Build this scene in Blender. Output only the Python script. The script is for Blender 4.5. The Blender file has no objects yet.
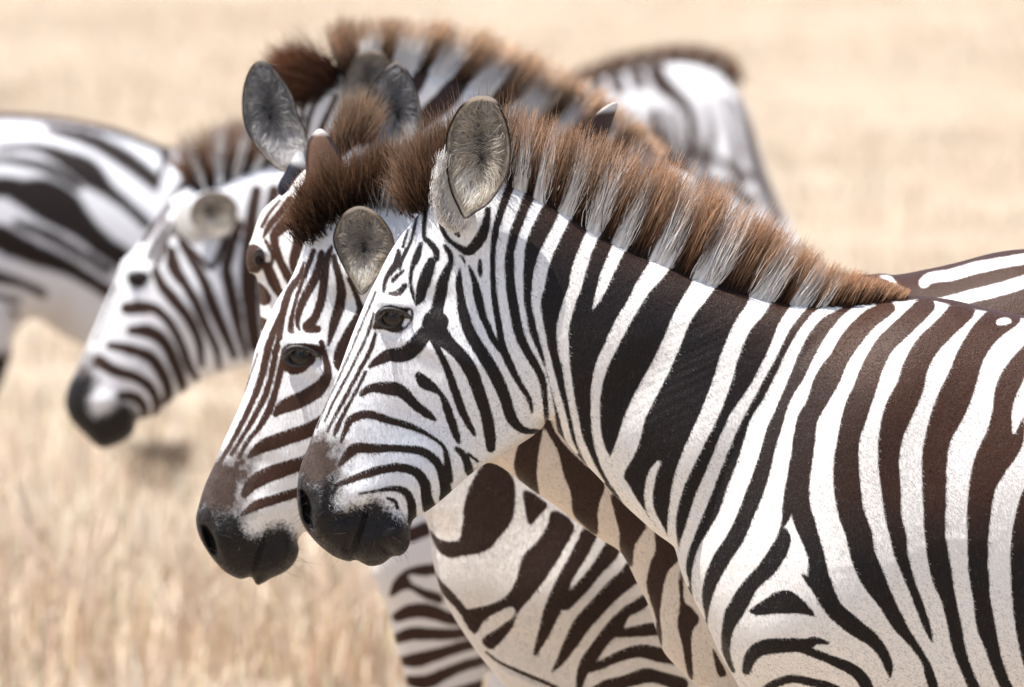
import bpy, math
import numpy as np
from mathutils import Vector
RNG = np.random.default_rng(7)

# ---------------------------------------------------------------- camera, sky, sun, exposure
SC = bpy.context.scene
W, H = 1024, 687
FPX = 13600.0
CAM_H = 2.2
PITCH = math.atan(0.049)
cam = bpy.data.cameras.new("camera")
cam_ob = bpy.data.objects.new("camera", cam)
SC.collection.objects.link(cam_ob)
SC.camera = cam_ob
cam.sensor_width = 36.0
cam.lens = FPX * 36.0 / W
cam_ob.location = (0, 0, CAM_H)
cam_ob.rotation_euler = (math.pi / 2 - PITCH, 0, 0)
cam.clip_start = 0.5
cam.clip_end = 3000
cam.dof.use_dof = True
cam.dof.focus_distance = 19.86
cam.dof.aperture_fstop = cam.lens / 55.0

SUN_EL = math.radians(71)
SUN_AZ = math.radians(252)       # compass-like: 0 = +Y (away from camera), 180 = from behind the camera, 270 = from the left
world = bpy.data.worlds.new("World")
SC.world = world
world.use_nodes = True
nt = world.node_tree
bg = nt.nodes["Background"]
sky = nt.nodes.new("ShaderNodeTexSky")
sky.sky_type = 'NISHITA'
sky.sun_disc = False
sky.sun_elevation = SUN_EL
sky.sun_rotation = SUN_AZ
sky.dust_density = 2.0
nt.links.new(sky.outputs[0], bg.inputs[0])
bg.inputs[1].default_value = 0.125
sun = bpy.data.lights.new("sun", 'SUN')
sun.energy = 5.0
sun.angle = math.radians(0.53)
sun.color = (1.0, 0.955, 0.89)
sun_ob = bpy.data.objects.new("sun", sun)
SC.collection.objects.link(sun_ob)
sd = Vector((math.sin(SUN_AZ) * math.cos(SUN_EL), math.cos(SUN_AZ) * math.cos(SUN_EL), math.sin(SUN_EL)))
sun_ob.rotation_euler = (-sd).to_track_quat('-Z', 'Y').to_euler()
sun_ob.location = sd * 50
SC.view_settings.view_transform = 'Standard'
SC.view_settings.look = 'None'
SC.view_settings.exposure = 0.8
SC.view_settings.gamma = 1.0
SC.cycles.max_bounces = 14
SC.cycles.diffuse_bounces = 9
SC.cycles.transmission_bounces = 9

CP, SP = math.cos(PITCH), math.sin(PITCH)


def world_pts(px, py, Y):
    """points seen at photo pixel (px,py) on the upright plane at distance Y from the camera"""
    u = (np.asarray(px, float) - W / 2) / FPX
    v = (H / 2 - np.asarray(py, float)) / FPX
    dy = CP + v * SP
    dz = -SP + v * CP
    t = Y / dy
    return u * t, CAM_H + dz * t


def ppm(Y):
    return FPX / Y


# ---------------------------------------------------------------- materials
def new_mat(name):
    m = bpy.data.materials.new(name)
    m.use_nodes = True
    n = m.node_tree.nodes
    b = n["Principled BSDF"]
    return m, m.node_tree, b


def N(t, typ, **kw):
    n = t.nodes.new(typ)
    for k, v in kw.items():
        setattr(n, k, v)
    return n


def math_node(t, op, a, b=None, c=None, clamp=False):
    n = t.nodes.new("ShaderNodeMath")
    n.operation = op
    n.use_clamp = clamp
    for i, x in enumerate((a, b, c)):
        if x is None:
            continue
        if isinstance(x, (int, float)):
            n.inputs[i].default_value = x
        else:
            t.links.new(x, n.inputs[i])
    return n.outputs[0]


def mix_col(t, f, a, b, mode='MIX'):
    n = t.nodes.new("ShaderNodeMix")
    n.data_type = 'RGBA'
    n.blend_type = mode
    for sock, x in ((n.inputs[0], f), (n.inputs[6], a), (n.inputs[7], b)):
        if isinstance(x, (int, float)):
            sock.default_value = x
        elif isinstance(x, tuple):
            sock.default_value = (*x, 1) if len(x) == 3 else x
        else:
            t.links.new(x, sock)
    return n.outputs[2]


def noise(t, co, scale, detail=3.0, rough=0.55, dist=0.0):
    n = t.nodes.new("ShaderNodeTexNoise")
    n.inputs['Scale'].default_value = scale
    n.inputs['Detail'].default_value = detail
    n.inputs['Roughness'].default_value = rough
    n.inputs['Distortion'].default_value = dist
    t.links.new(co, n.inputs['Vector'])
    return n.outputs[0]


def mapped(t, co, rot=(0, 0, 0), scale=(1, 1, 1)):
    n = t.nodes.new("ShaderNodeMapping")
    n.inputs['Rotation'].default_value = rot
    n.inputs['Scale'].default_value = scale
    t.links.new(co, n.inputs['Vector'])
    return n.outputs[0]


def attr(t, name):
    n = t.nodes.new("ShaderNodeAttribute")
    n.attribute_name = name
    return n


def coat_material():
    m, t, b = new_mat("zebra_coat")
    co = t.nodes.new("ShaderNodeTexCoord").outputs['Object']
    s = attr(t, "stripe").outputs['Fac']            # signed distance in photo px: + inside a dark stripe
    br = attr(t, "brown").outputs['Fac']
    mz = attr(t, "muzzle").outputs['Fac']
    nb = attr(t, "nose").outputs['Fac']
    du = attr(t, "dust").outputs['Fac']
    # hair lies down and back: noise stretched along that direction
    hair = mapped(t, co, (0, math.radians(52), 0), (1.0, 1.0, 0.16))
    n1 = noise(t, hair, 420, 2)
    n2 = noise(t, co, 60, 3)
    n3 = noise(t, co, 9, 4, 0.6)
    n4 = noise(t, co, 190, 4, 0.7)
    e = math_node(t, 'ADD', s, math_node(t, 'MULTIPLY', math_node(t, 'SUBTRACT', n1, 0.5), 2.6))
    e = math_node(t, 'ADD', e, math_node(t, 'MULTIPLY', math_node(t, 'SUBTRACT', n2, 0.5), 1.4))
    mr = t.nodes.new("ShaderNodeMapRange")
    mr.interpolation_type = 'SMOOTHSTEP'
    t.links.new(e, mr.inputs[0])
    mr.inputs[1].default_value = -1.2
    mr.inputs[2].default_value = 1.2
    dark = mr.outputs[0]
    white = mix_col(t, math_node(t, 'MULTIPLY', n3, 0.5), (0.74, 0.72, 0.70), (0.60, 0.56, 0.52))
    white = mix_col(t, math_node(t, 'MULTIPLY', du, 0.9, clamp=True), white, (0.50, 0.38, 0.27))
    white = mix_col(t, math_node(t, 'MULTIPLY', attr(t, "fleck").outputs['Fac'], 0.8, clamp=True), white, (0.60, 0.645, 0.73))  # cool skylit shade painted into the white; fleck sets its strength
    # small dark flecks in the short facial hair
    fl = t.nodes.new("ShaderNodeMapRange")
    t.links.new(n4, fl.inputs[0])
    fl.inputs[1].default_value = 0.60
    fl.inputs[2].default_value = 0.74
    fleck = math_node(t, 'MULTIPLY', fl.outputs[0], attr(t, "fleck").outputs['Fac'])
    white = mix_col(t, fleck, white, (0.10, 0.11, 0.16))
    dk = mix_col(t, br, (0.007, 0.006, 0.0065), (0.050, 0.021, 0.012))
    dk = mix_col(t, math_node(t, 'MULTIPLY', n3, 0.35), dk, (0.026, 0.016, 0.013))
    # pale hair tips scattered in the dark coat
    tip = t.nodes.new("ShaderNodeMapRange")
    t.links.new(n1, tip.inputs[0])
    tip.inputs[1].default_value = 0.55
    tip.inputs[2].default_value = 0.85
    dk = mix_col(t, math_node(t, 'MULTIPLY', tip.outputs[0], 0.22), dk, (0.12, 0.09, 0.08))
    col = mix_col(t, dark, white, dk)
    mzn = math_node(t, 'ADD', mz, math_node(t, 'MULTIPLY', math_node(t, 'SUBTRACT', n4, 0.5), 0.9))
    mzr = t.nodes.new("ShaderNodeMapRange")
    t.links.new(mzn, mzr.inputs[0])
    mzr.inputs[1].default_value = 0.35
    mzr.inputs[2].default_value = 0.65
    muz_col = mix_col(t, n4, (0.004, 0.0035, 0.004), (0.020, 0.017, 0.017))
    nose_col = mix_col(t, n2, (0.030, 0.020, 0.017), (0.090, 0.062, 0.050))
    nbr = t.nodes.new("ShaderNodeMapRange")
    t.links.new(math_node(t, 'ADD', nb, math_node(t, 'MULTIPLY', math_node(t, 'SUBTRACT', n2, 0.5), 0.9)), nbr.inputs[0])
    nbr.inputs[1].default_value = 0.2
    nbr.inputs[2].default_value = 0.8
    col = mix_col(t, nbr.outputs[0], col, nose_col)
    col = mix_col(t, mzr.outputs[0], col, muz_col)
    t.links.new(col, b.inputs['Base Color'])
    b.inputs['Roughness'].default_value = 0.55
    b.inputs['Specular IOR Level'].default_value = 0.10
    bump = t.nodes.new("ShaderNodeBump")
    bump.inputs['Strength'].default_value = 0.55
    bump.inputs['Distance'].default_value = 0.0016
    hgt = math_node(t, 'ADD', n1, math_node(t, 'MULTIPLY', n2, 1.2))
    hgt = math_node(t, 'ADD', hgt, math_node(t, 'MULTIPLY', math_node(t, 'MULTIPLY', mzr.outputs[0], noise(t, mapped(t, co, (0, 0.5, 0), (1, 1, 2.5)), 75, 4, 0.7, 0.6)), 3.0))
    t.links.new(math_node(t, 'ADD', math_node(t, 'MULTIPLY', mzr.outputs[0], 0.02), 0.14), b.inputs['Specular IOR Level'])
    t.links.new(math_node(t, 'SUBTRACT', 0.5, math_node(t, 'MULTIPLY', mzr.outputs[0], 0.15)), b.inputs['Roughness'])
    t.links.new(hgt, bump.inputs['Height'])
    t.links.new(bump.outputs[0], b.inputs['Normal'])
    return m


def vcol_material(name, rough=0.6, spec=0.3, noise_amt=0.25, bump=0.0, nscale=300, sheen=0.0):
    m, t, b = new_mat(name)
    a = attr(t, "col").outputs['Color']
    co = t.nodes.new("ShaderNodeTexCoord").outputs['Object']
    n = noise(t, co, nscale, 3)
    f = math_node(t, 'ADD', math_node(t, 'MULTIPLY', n, noise_amt * 2), 1 - noise_amt)
    v = t.nodes.new("ShaderNodeVectorMath")
    v.operation = 'SCALE'
    t.links.new(a, v.inputs[0])
    t.links.new(f, v.inputs['Scale'])
    t.links.new(v.outputs[0], b.inputs['Base Color'])
    b.inputs['Roughness'].default_value = rough
    b.inputs['Specular IOR Level'].default_value = spec
    b.inputs['Sheen Weight'].default_value = sheen
    if bump:
        bn = t.nodes.new("ShaderNodeBump")
        bn.inputs['Strength'].default_value = bump
        bn.inputs['Distance'].default_value = 0.002
        t.links.new(n, bn.inputs['Height'])
        t.links.new(bn.outputs[0], b.inputs['Normal'])
    return m


def hair_material(rough=0.45, spec=0.15, trans=0.4, name="mane_hair"):
    m, t, b = new_mat(name)
    a = attr(t, "col").outputs['Color']
    t.links.new(a, b.inputs['Base Color'])
    b.inputs['Roughness'].default_value = rough
    b.inputs['Specular IOR Level'].default_value = spec
    tr = t.nodes.new("ShaderNodeBsdfTranslucent")
    t.links.new(a, tr.inputs[0])
    mx = t.nodes.new("ShaderNodeMixShader")
    mx.inputs[0].default_value = trans
    t.links.new(b.outputs[0], mx.inputs[1])
    t.links.new(tr.outputs[0], mx.inputs[2])
    out = [n for n in t.nodes if n.type == 'OUTPUT_MATERIAL'][0]
    t.links.new(mx.outputs[0], out.inputs[0])
    return m


def simple_mat(name, col, rough, spec=0.5, coat=0.0):
    m, t, b = new_mat(name)
    co = t.nodes.new("ShaderNodeTexCoord").outputs['Object']
    n = noise(t, co, 120, 3)
    c = mix_col(t, n, tuple(x * 0.7 for x in col), tuple(min(1, x * 1.3) for x in col))
    t.links.new(c, b.inputs['Base Color'])
    b.inputs['Roughness'].default_value = rough
    b.inputs['Specular IOR Level'].default_value = spec
    b.inputs['Coat Weight'].default_value = coat
    b.inputs['Coat Roughness'].default_value = 0.03
    return m


M_COAT = coat_material()
M_HAIR = hair_material()
M_SHORT = hair_material(0.36, 0.45, 0.15, "short_coat_hair")
M_EAR = vcol_material("ear_skin", 0.7, 0.2, 0.2, 0.4, 260, 0.0)
_t = M_EAR.node_tree
_tr = _t.nodes.new("ShaderNodeBsdfTranslucent")
_t.links.new(attr(_t, "col").outputs['Color'], _tr.inputs[0])
_mx = _t.nodes.new("ShaderNodeMixShader")
_mx.inputs[0].default_value = 0.3
_t.links.new(_t.nodes["Principled BSDF"].outputs[0], _mx.inputs[1])
_t.links.new(_tr.outputs[0], _mx.inputs[2])
_t.links.new(_mx.outputs[0], [n for n in _t.nodes if n.type == 'OUTPUT_MATERIAL'][0].inputs[0])
M_LID = vcol_material("eyelid_skin", 0.42, 0.4, 0.35, 0.5, 500)
M_HOOF = simple_mat("hoof_horn", (0.05, 0.04, 0.035), 0.5)


def eye_material():
    m, t, b = new_mat("eye_wet")
    a = attr(t, "col").outputs['Color']
    t.links.new(a, b.inputs['Base Color'])
    b.inputs['Roughness'].default_value = 0.4
    b.inputs['Specular IOR Level'].default_value = 0.25
    b.inputs['Coat Weight'].default_value = 0.18
    b.inputs['Coat Roughness'].default_value = 0.02
    return m


M_EYE = eye_material()


# ---------------------------------------------------------------- numpy geometry helpers
def smooth01(x, a, b):
    t = np.clip((x - a) / (b - a), 0, 1)
    return t * t * (3 - 2 * t)


def catmull(P, n=6, closed=True):
    P = np.asarray(P, float)
    m = len(P)
    out = []
    if closed:
        idx = lambda i: P[i % m]
        rng = range(m)
    else:
        idx = lambda i: P[min(max(i, 0), m - 1)]
        rng = range(m - 1)
    for i in rng:
        p0, p1, p2, p3 = idx(i - 1), idx(i), idx(i + 1), idx(i + 2)
        for k in range(n):
            s = k / n
            out.append(0.5 * ((2 * p1) + (-p0 + p2) * s + (2 * p0 - 5 * p1 + 4 * p2 - p3) * s * s
                              + (-p0 + 3 * p1 - 3 * p2 + p3) * s ** 3))
    if not closed:
        out.append(P[-1])
    return np.array(out)


def poly_sdf(X, Y, poly):
    """signed distance, + inside"""
    P = np.asarray(poly, float)
    shp = X.shape
    x = np.asarray(X, float).ravel(); y = np.asarray(Y, float).ravel()
    d2 = np.full(x.shape, 1e18)
    ins = np.zeros(x.shape, bool)
    Q = np.roll(P, -1, 0)
    for (ax, ay), (bx, by) in zip(P, Q):
        ex, ey = bx - ax, by - ay
        L = ex * ex + ey * ey + 1e-12
        wx, wy = x - ax, y - ay
        tt = np.clip((wx * ex + wy * ey) / L, 0, 1)
        dd = (wx - tt * ex) ** 2 + (wy - tt * ey) ** 2
        np.minimum(d2, dd, out=d2)
        c = (ay > y) != (by > y)
        if ey != 0:
            xi = ax + (y - ay) * ex / ey
            ins ^= c & (x < xi)
    d = np.sqrt(d2)
    return np.where(ins, d, -d).reshape(shp)


def stroke_field(x, y, pts, far=-14.0):
    """pts rows x,y,width; returns halfwidth-distance"""
    P = catmull(pts, 5, closed=False); x = np.asarray(x, float); y = np.asarray(y, float)
    f = np.full(x.shape, float(far))
    mg = 14 + P[:, 2].max() / 2
    sel = np.where((x > P[:, 0].min() - mg) & (x < P[:, 0].max() + mg) & (y > P[:, 1].min() - mg) & (y < P[:, 1].max() + mg))[0]
    if len(sel) == 0:
        return f
    xs, ys = x[sel], y[sel]
    g = np.full(xs.shape, float(far))
    for a, b in zip(P[:-1], P[1:]):
        ex, ey = b[0] - a[0], b[1] - a[1]
        L = ex * ex + ey * ey + 1e-9
        tt = np.clip(((xs - a[0]) * ex + (ys - a[1]) * ey) / L, 0, 1)
        d = np.hypot(xs - a[0] - tt * ex, ys - a[1] - tt * ey)
        np.maximum(g, (a[2] + (b[2] - a[2]) * tt) / 2 - d, out=g)
    f[sel] = g
    return f


def stripe_eval(x, y, ops):
    """ops: ('d', stroke) dark, ('w', stroke) white, ('D', poly), ('Wp', poly), ('auto', xcut, period, slant)"""
    f = np.full(x.shape, -14.0)
    for op in ops:
        k = op[0]
        if k == 'd':
            f = np.maximum(f, stroke_field(x, y, op[1]))
        elif k == 'w':
            f = np.minimum(f, -stroke_field(x, y, op[1]))
        elif k in ('D', 'Wp'):
            P = catmull(op[1], 4)
            mg = 16
            sel = np.where((x > P[:, 0].min() - mg) & (x < P[:, 0].max() + mg) & (y > P[:, 1].min() - mg) & (y < P[:, 1].max() + mg))[0]
            if len(sel):
                s = poly_sdf(x[sel], y[sel], P)
                if k == 'D':
                    f[sel] = np.maximum(f[sel], s)
                else:
                    f[sel] = np.minimum(f[sel], -s)
        elif k == 'auto':
            _, side, xcut, per, sl, amp = op
            ph = (x + sl * y + 14 * np.sin(y / 47.0 + x / 160.0)) / per
            g = amp * np.sin(2 * np.pi * ph)
            msk = (x > xcut) if side > 0 else (x < xcut)
            f = np.where(msk, g, f)
    return np.clip(f, -14, 14)


def poisson_v(poly, step, screen):
    """inflation potential u of an outline on a coarse grid; returns a bilinear sampler of u*2/d"""
    P = np.asarray(poly)
    x0, y0 = P.min(0) - 2 * step
    x1, y1 = P.max(0) + 2 * step
    xs = np.arange(x0, x1 + step, step)
    ys = np.arange(y0, y1 + step, step)
    X, Y = np.meshgrid(xs, ys)
    d = poly_sdf(X, Y, P)
    ins = d > 0
    u = np.zeros_like(X)
    k = 1.0 / (4.0 / step ** 2 + 1.0 / screen ** 2)
    nit = int(min(2500, 3.0 * (min(d.max(), screen * 1.5) / step) ** 2 + 200))
    for _ in range(nit):
        s = np.zeros_like(u)
        s[1:-1, 1:-1] = (u[:-2, 1:-1] + u[2:, 1:-1] + u[1:-1, :-2] + u[1:-1, 2:]) / step ** 2
        u = np.where(ins, (s + 1.0) * k, 0)
    ok = d > step * 1.2
    v = np.where(ok, 2 * u / np.maximum(d, 1e-6), 0)
    wt = ok.astype(float)
    base = v.copy()
    for _ in range(8):
        num = np.zeros_like(v); den = np.zeros_like(v)
        for sy, sx in ((0, 1), (0, -1), (1, 0), (-1, 0)):
            num += np.roll(np.roll(v * (wt > 0), sy, 0), sx, 1)
            den += np.roll(np.roll((wt > 0).astype(float), sy, 0), sx, 1)
        new = (wt == 0) & (den > 0)
        v = np.where(new, num / np.maximum(den, 1), v)
        wt = np.where(new, 1, wt)

    def sample(qx, qy):
        fx = np.clip((qx - xs[0]) / step, 0, len(xs) - 1.001)
        fy = np.clip((qy - ys[0]) / step, 0, len(ys) - 1.001)
        i = fx.astype(int); j = fy.astype(int)
        a = fx - i; b = fy - j
        return ((v[j, i] * (1 - a) + v[j, i + 1] * a) * (1 - b) + (v[j + 1, i] * (1 - a) + v[j + 1, i + 1] * a) * b)
    return sample


def make_object(name, verts, faces_quads, faces_tris, mat, parent, attrs=None, smooth=True, origin=None):
    """verts are world coordinates; stored relative to the parent's origin"""
    o = np.array(origin if origin is not None else (parent['_o'] if parent is not None and '_o' in parent else (0, 0, 0)), float)
    V = np.asarray(verts, float) - o
    me = bpy.data.meshes.new(name)
    fq = np.asarray(faces_quads, np.int32).reshape(-1, 4)
    ft = np.asarray(faces_tris, np.int32).reshape(-1, 3)
    me.vertices.add(len(V))
    me.vertices.foreach_set("co", V.astype(np.float32).ravel())
    nl = fq.size + ft.size
    me.loops.add(nl)
    me.loops.foreach_set("vertex_index", np.concatenate([fq.ravel(), ft.ravel()]))
    me.polygons.add(len(fq) + len(ft))
    st = np.concatenate([np.arange(len(fq)) * 4, fq.size + np.arange(len(ft)) * 3]).astype(np.int32)
    me.polygons.foreach_set("loop_start", st)
    me.polygons.foreach_set("use_smooth", np.full(len(st), smooth))
    me.update(calc_edges=True)
    me.validate()
    for k, arr in (attrs or {}).items():
        arr = np.asarray(arr, np.float32)
        if arr.ndim == 2:
            a = me.attributes.new(k, 'FLOAT_COLOR', 'POINT')
            a.data.foreach_set("color", np.hstack([arr, np.ones((len(arr), 1), np.float32)]).ravel())
        else:
            a = me.attributes.new(k, 'FLOAT', 'POINT')
            a.data.foreach_set("value", arr)
    me.materials.append(mat)
    ob = bpy.data.objects.new(name, me)
    SC.collection.objects.link(ob)
    if parent is not None:
        ob.parent = parent
    else:
        ob.location = tuple(o)
    return ob


def tube_pts(P, R, n=14, tilt=None):
    """lofted rings along 3D points P (k,3) with radii R (k,2) = (in-plane, sideways). returns verts, quads"""
    P = np.asarray(P, float); R = np.asarray(R, float)
    T = np.gradient(P, axis=0)
    T /= np.linalg.norm(T, axis=1)[:, None] + 1e-9
    side = np.array([0, 1.0, 0])
    V = []
    a = np.arange(n) / n * 2 * np.pi
    for p, r, t in zip(P, R, T):
        u = np.cross(t, side); u /= np.linalg.norm(u) + 1e-9
        V.append(p + np.outer(np.cos(a) * r[0], u) + np.outer(np.sin(a) * r[1], side))
    V = np.vstack(V)
    F = []
    k = len(P)
    for i in range(k - 1):
        for j in range(n):
            F.append((i * n + j, i * n + (j + 1) % n, (i + 1) * n + (j + 1) % n, (i + 1) * n + j))
    c0 = len(V); V = np.vstack([V, P[0], P[-1]])
    Tr = []
    for j in range(n):
        Tr.append((c0, (j + 1) % n, j))
        Tr.append((c0 + 1, (k - 1) * n + j, (k - 1) * n + (j + 1) % n))
    return V, F, Tr


# ---------------------------------------------------------------- zebra builder
class Zebra:
    def __init__(self, label, dist, origin_px, slope=0.0, x0=500, group="zebras of the herd standing close together"):
        self.Y = dist
        self.slope = slope; self.x0 = x0
        ox, _ = world_pts(origin_px, 300, dist)
        e = bpy.data.objects.new("zebra", None)
        SC.collection.objects.link(e)
        e.empty_display_size = 0.3
        self.o = (float(ox), float(dist + self.mid(origin_px)), 0.0)
        e.location = self.o
        e['label'] = label; e['category'] = "zebra"; e['group'] = group
        e['_o'] = self.o
        self.e = e
        self.s = ppm(dist)

    def mid(self, px):
        return (np.asarray(px, float) - self.x0) * self.slope / ppm(self.Y)

    def P(self, px, py, dy=0.0):
        x, z = world_pts(px, py, self.Y)
        y = self.Y + self.mid(px) + dy
        return np.stack(np.broadcast_arrays(x, y, z), -1)

    def body(self, comps, ops, xs, ys, widen=1.0, soft=1.0, bumps=(), grooves=(), muzzle=(), nose=(), brown=None, dust=None, fleck=None, legs=(), tailp=None, relief=None):
        if widen != 1.0:
            ops = [(o[0], [(p[0], p[1], p[2] * widen) for p in o[1]]) if o[0] == 'd' else o for o in ops]
        self.ops = ops; self.brownf = brown; self.dustf = dust; self.fleckf = fleck; self.bare = []; self.mzp = list(muzzle); self.nzp = list(nose)
        X, Yg = np.meshgrid(xs, ys)
        hp = np.zeros_like(X)
        D = np.full(X.shape, -1e9)
        pw = 5.0
        for c in comps:
            poly = catmull(c['poly'], 5)
            d = poly_sdf(X, Yg, poly)
            smp = poisson_v(poly, c.get('step', 5.0), c.get('screen', 130.0))
            h = c['k'] * np.sqrt(np.maximum(smp(X, Yg) * np.maximum(d, 0), 0))
            hp += h ** pw
            D = np.maximum(D, d)
        h = hp ** (1 / pw)
        edge = np.clip(D / 10.0, 0, 1)
        for (bx, by, rx, ry, ang, amp) in bumps:
            ca, sa = math.cos(math.radians(ang)), math.sin(math.radians(ang))
            u = ((X - bx) * ca + (Yg - by) * sa) / rx
            v = (-(X - bx) * sa + (Yg - by) * ca) / ry
            h = h + amp * np.exp(-(u * u + v * v)) * edge
        for _ in range(8):
            hs = h.copy()
            hs[1:-1, 1:-1] = (h[:-2, 1:-1] + h[2:, 1:-1] + h[1:-1, :-2] + h[1:-1, 2:] + 4 * h[1:-1, 1:-1]) / 8
            h = np.where(D > 14, hs, h)
        for pts, depth in grooves:
            f = stroke_field(X.ravel(), Yg.ravel(), pts, far=-14).reshape(X.shape)
            h = h - depth * smooth01(f, -3.0, 3.0) * edge
        if relief is not None:
            h = h + relief(X, Yg) * edge
        h = np.maximum(h, 0)
        self.hgrid = (xs, ys, h)
        # snapped grid
        gx = np.gradient(D, axis=1) / np.gradient(X, axis=1)
        gy = np.gradient(D, axis=0) / np.gradient(Yg, axis=0)
        gl = np.hypot(gx, gy) + 1e-6
        gx /= gl; gy /= gl
        ins = D > 0
        cell = ins[:-1, :-1] | ins[1:, :-1] | ins[:-1, 1:] | ins[1:, 1:]
        used = np.zeros_like(ins)
        used[:-1, :-1] |= cell; used[1:, :-1] |= cell; used[:-1, 1:] |= cell; used[1:, 1:] |= cell
        bnd = used & ~ins
        X2 = np.where(bnd, X + gx * -D, X)
        Y2 = np.where(bnd, Yg + gy * -D, Yg)
        h = np.where(bnd, 0, h)
        ny, nx = X.shape
        fi = np.full(X.shape, -1); fi[used] = np.arange(used.sum())
        nf = int(used.sum())
        bi = fi.copy()
        inner = used & ins
        bi[inner] = nf + np.arange(inner.sum())
        jj, ii = np.where(cell)
        quads_f = np.stack([fi[jj, ii], fi[jj + 1, ii], fi[jj + 1, ii + 1], fi[jj, ii + 1]], 1)
        quads_b = np.stack([bi[jj, ii], bi[jj, ii + 1], bi[jj + 1, ii + 1], bi[jj + 1, ii]], 1)
        allb = bnd[jj, ii] & bnd[jj + 1, ii] & bnd[jj + 1, ii + 1] & bnd[jj, ii + 1]
        quads = np.vstack([quads_f, quads_b[~allb]])
        sel = used
        px = np.concatenate([X2[sel], X2[inner]])
        py = np.concatenate([Y2[sel], Y2[inner]])
        hh = np.concatenate([-h[sel], h[inner]]) / self.s
        V = self.P(px, py)
        V[:, 1] += hh
        st = stripe_eval(px, py, ops)

        def mask(polys, soft):
            m = np.zeros(px.shape)
            for p in polys:
                m = np.maximum(m, np.clip(poly_sdf(px, py, catmull(p, 4)) / soft * 0.5 + 0.5, 0, 1))
            return m
        mz = mask(muzzle, 16.0)
        nb = mask(nose, 20.0)
        br = brown(px, py) if brown is not None else np.zeros(px.shape) + 0.35
        du = dust(px, py) if dust is not None else np.zeros(px.shape)
        fk = fleck(px, py) if fleck is not None else np.zeros(px.shape)
        tris = np.zeros((0, 3), int)
        # legs and tail as tapering lofts rooted in the trunk
        for pts, dy in legs:
            A = catmull(pts, 4, closed=False)
            Pw = self.P(A[:, 0], A[:, 1], dy)
            Vl, Fl, Tl = tube_pts(Pw, np.stack([A[:, 2], A[:, 2] * 0.85], 1) / 2 / self.s)
            base = len(V)
            lx = np.repeat(A[:, 0], 14); ly = np.repeat(A[:, 1], 14)
            ly = np.concatenate([ly, [A[0, 1], A[-1, 1]]])
            V = np.vstack([V, Vl])
            quads = np.vstack([quads, np.array(Fl) + base])
            tris = np.vstack([tris, np.array(Tl) + base])
            st = np.concatenate([st, 7 * np.sin(ly / (22.0 * self.s / 680) * 1.0) - 1.0])
            z = np.zeros(len(Vl))
            mz = np.concatenate([mz, z]); nb = np.concatenate([nb, z]); br = np.concatenate([br, z + 0.4])
            du = np.concatenate([du, z + 0.2]); fk = np.concatenate([fk, z])
        return make_object("body", V, quads, tris, M_COAT, self.e,
                           dict(stripe=st * soft, brown=br, muzzle=mz, nose=nb, dust=du, fleck=fk))

    def coat(self, n, box, flow, length=3.5, seed=77, lift=0.16, wid=0.00062):
        """short coat hairs over the near side and the outline, coloured like the stripe they grow from"""
        g = np.random.default_rng(seed)
        xs, ys, h = self.hgrid
        x = g.uniform(box[0], box[2], n); y = g.uniform(box[1], box[3], n)
        fx = np.interp(x, xs, np.arange(len(xs))); fy = np.interp(y, ys, np.arange(len(ys)))
        i = np.clip(fx.astype(int), 0, len(xs) - 2); j = np.clip(fy.astype(int), 0, len(ys) - 2)
        a = fx - i; b = fy - j
        hh = (h[j, i] * (1 - a) + h[j, i + 1] * a) * (1 - b) + (h[j + 1, i] * (1 - a) + h[j + 1, i + 1] * a) * b
        ok = (hh > 1.5) & (np.minimum(np.minimum(h[j, i], h[j, i + 1]), np.minimum(h[j + 1, i], h[j + 1, i + 1])) > 0)
        for P_ in self.bare:
            ok &= ~(poly_sdf(x, y, catmull(P_, 4)) > g.uniform(-4, 3, len(x)))
        x, y, hh, i, j = x[ok], y[ok], hh[ok], i[ok], j[ok]
        n = len(x)
        hx = (h[j, np.minimum(i + 1, len(xs) - 1)] - h[j, i]) / (xs[np.minimum(i + 1, len(xs) - 1)] - xs[i] + 1e-6)
        hy = (h[np.minimum(j + 1, len(ys) - 1), i] - h[j, i]) / (ys[np.minimum(j + 1, len(ys) - 1)] - ys[j] + 1e-6)
        hx = np.clip(hx, -4, 4); hy = np.clip(hy, -4, 4)
        # outward normal in (px, py, toward camera)
        nrm = np.stack([-hx, -hy, np.ones(n)], 1); nrm /= np.linalg.norm(nrm, axis=1)[:, None]
        fxv, fyv = flow(x, y)
        an = g.normal(0, 0.28, n)
        dx = fxv * np.cos(an) - fyv * np.sin(an); dy = fxv * np.sin(an) + fyv * np.cos(an)
        d = np.stack([dx, dy, np.zeros(n)], 1)
        d -= (d * nrm).sum(1)[:, None] * nrm
        d /= np.linalg.norm(d, axis=1)[:, None] + 1e-6
        d = d + nrm * lift * g.uniform(0.3, 1.3, n)[:, None]
        L = length * g.uniform(0.5, 1.2, n)[:, None]
        root = self.P(x, y); root[:, 1] -= (hh - 0.8) / self.s
        t = d * L
        tip = self.P(x + t[:, 0], y + t[:, 1]); tip[:, 1] -= (hh + t[:, 2]) / self.s
        f = stripe_eval(x, y, self.ops)
        dark = (f + g.normal(0, 0.7, n) > 0)[:, None]
        br = self.brownf(x, y)[:, None] if self.brownf else 0.35
        du = np.clip(self.dustf(x, y), 0, 1)[:, None] if self.dustf else 0.0
        v = g.uniform(0.7, 1.3, n)[:, None]
        dk = (np.array([[0.010, 0.008, 0.0085]]) * (1 - br) + np.array([[0.062, 0.025, 0.014]]) * br) * v
        dk = dk + (g.random(n) < 0.06)[:, None] * np.array([[0.04, 0.034, 0.03]])
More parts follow.
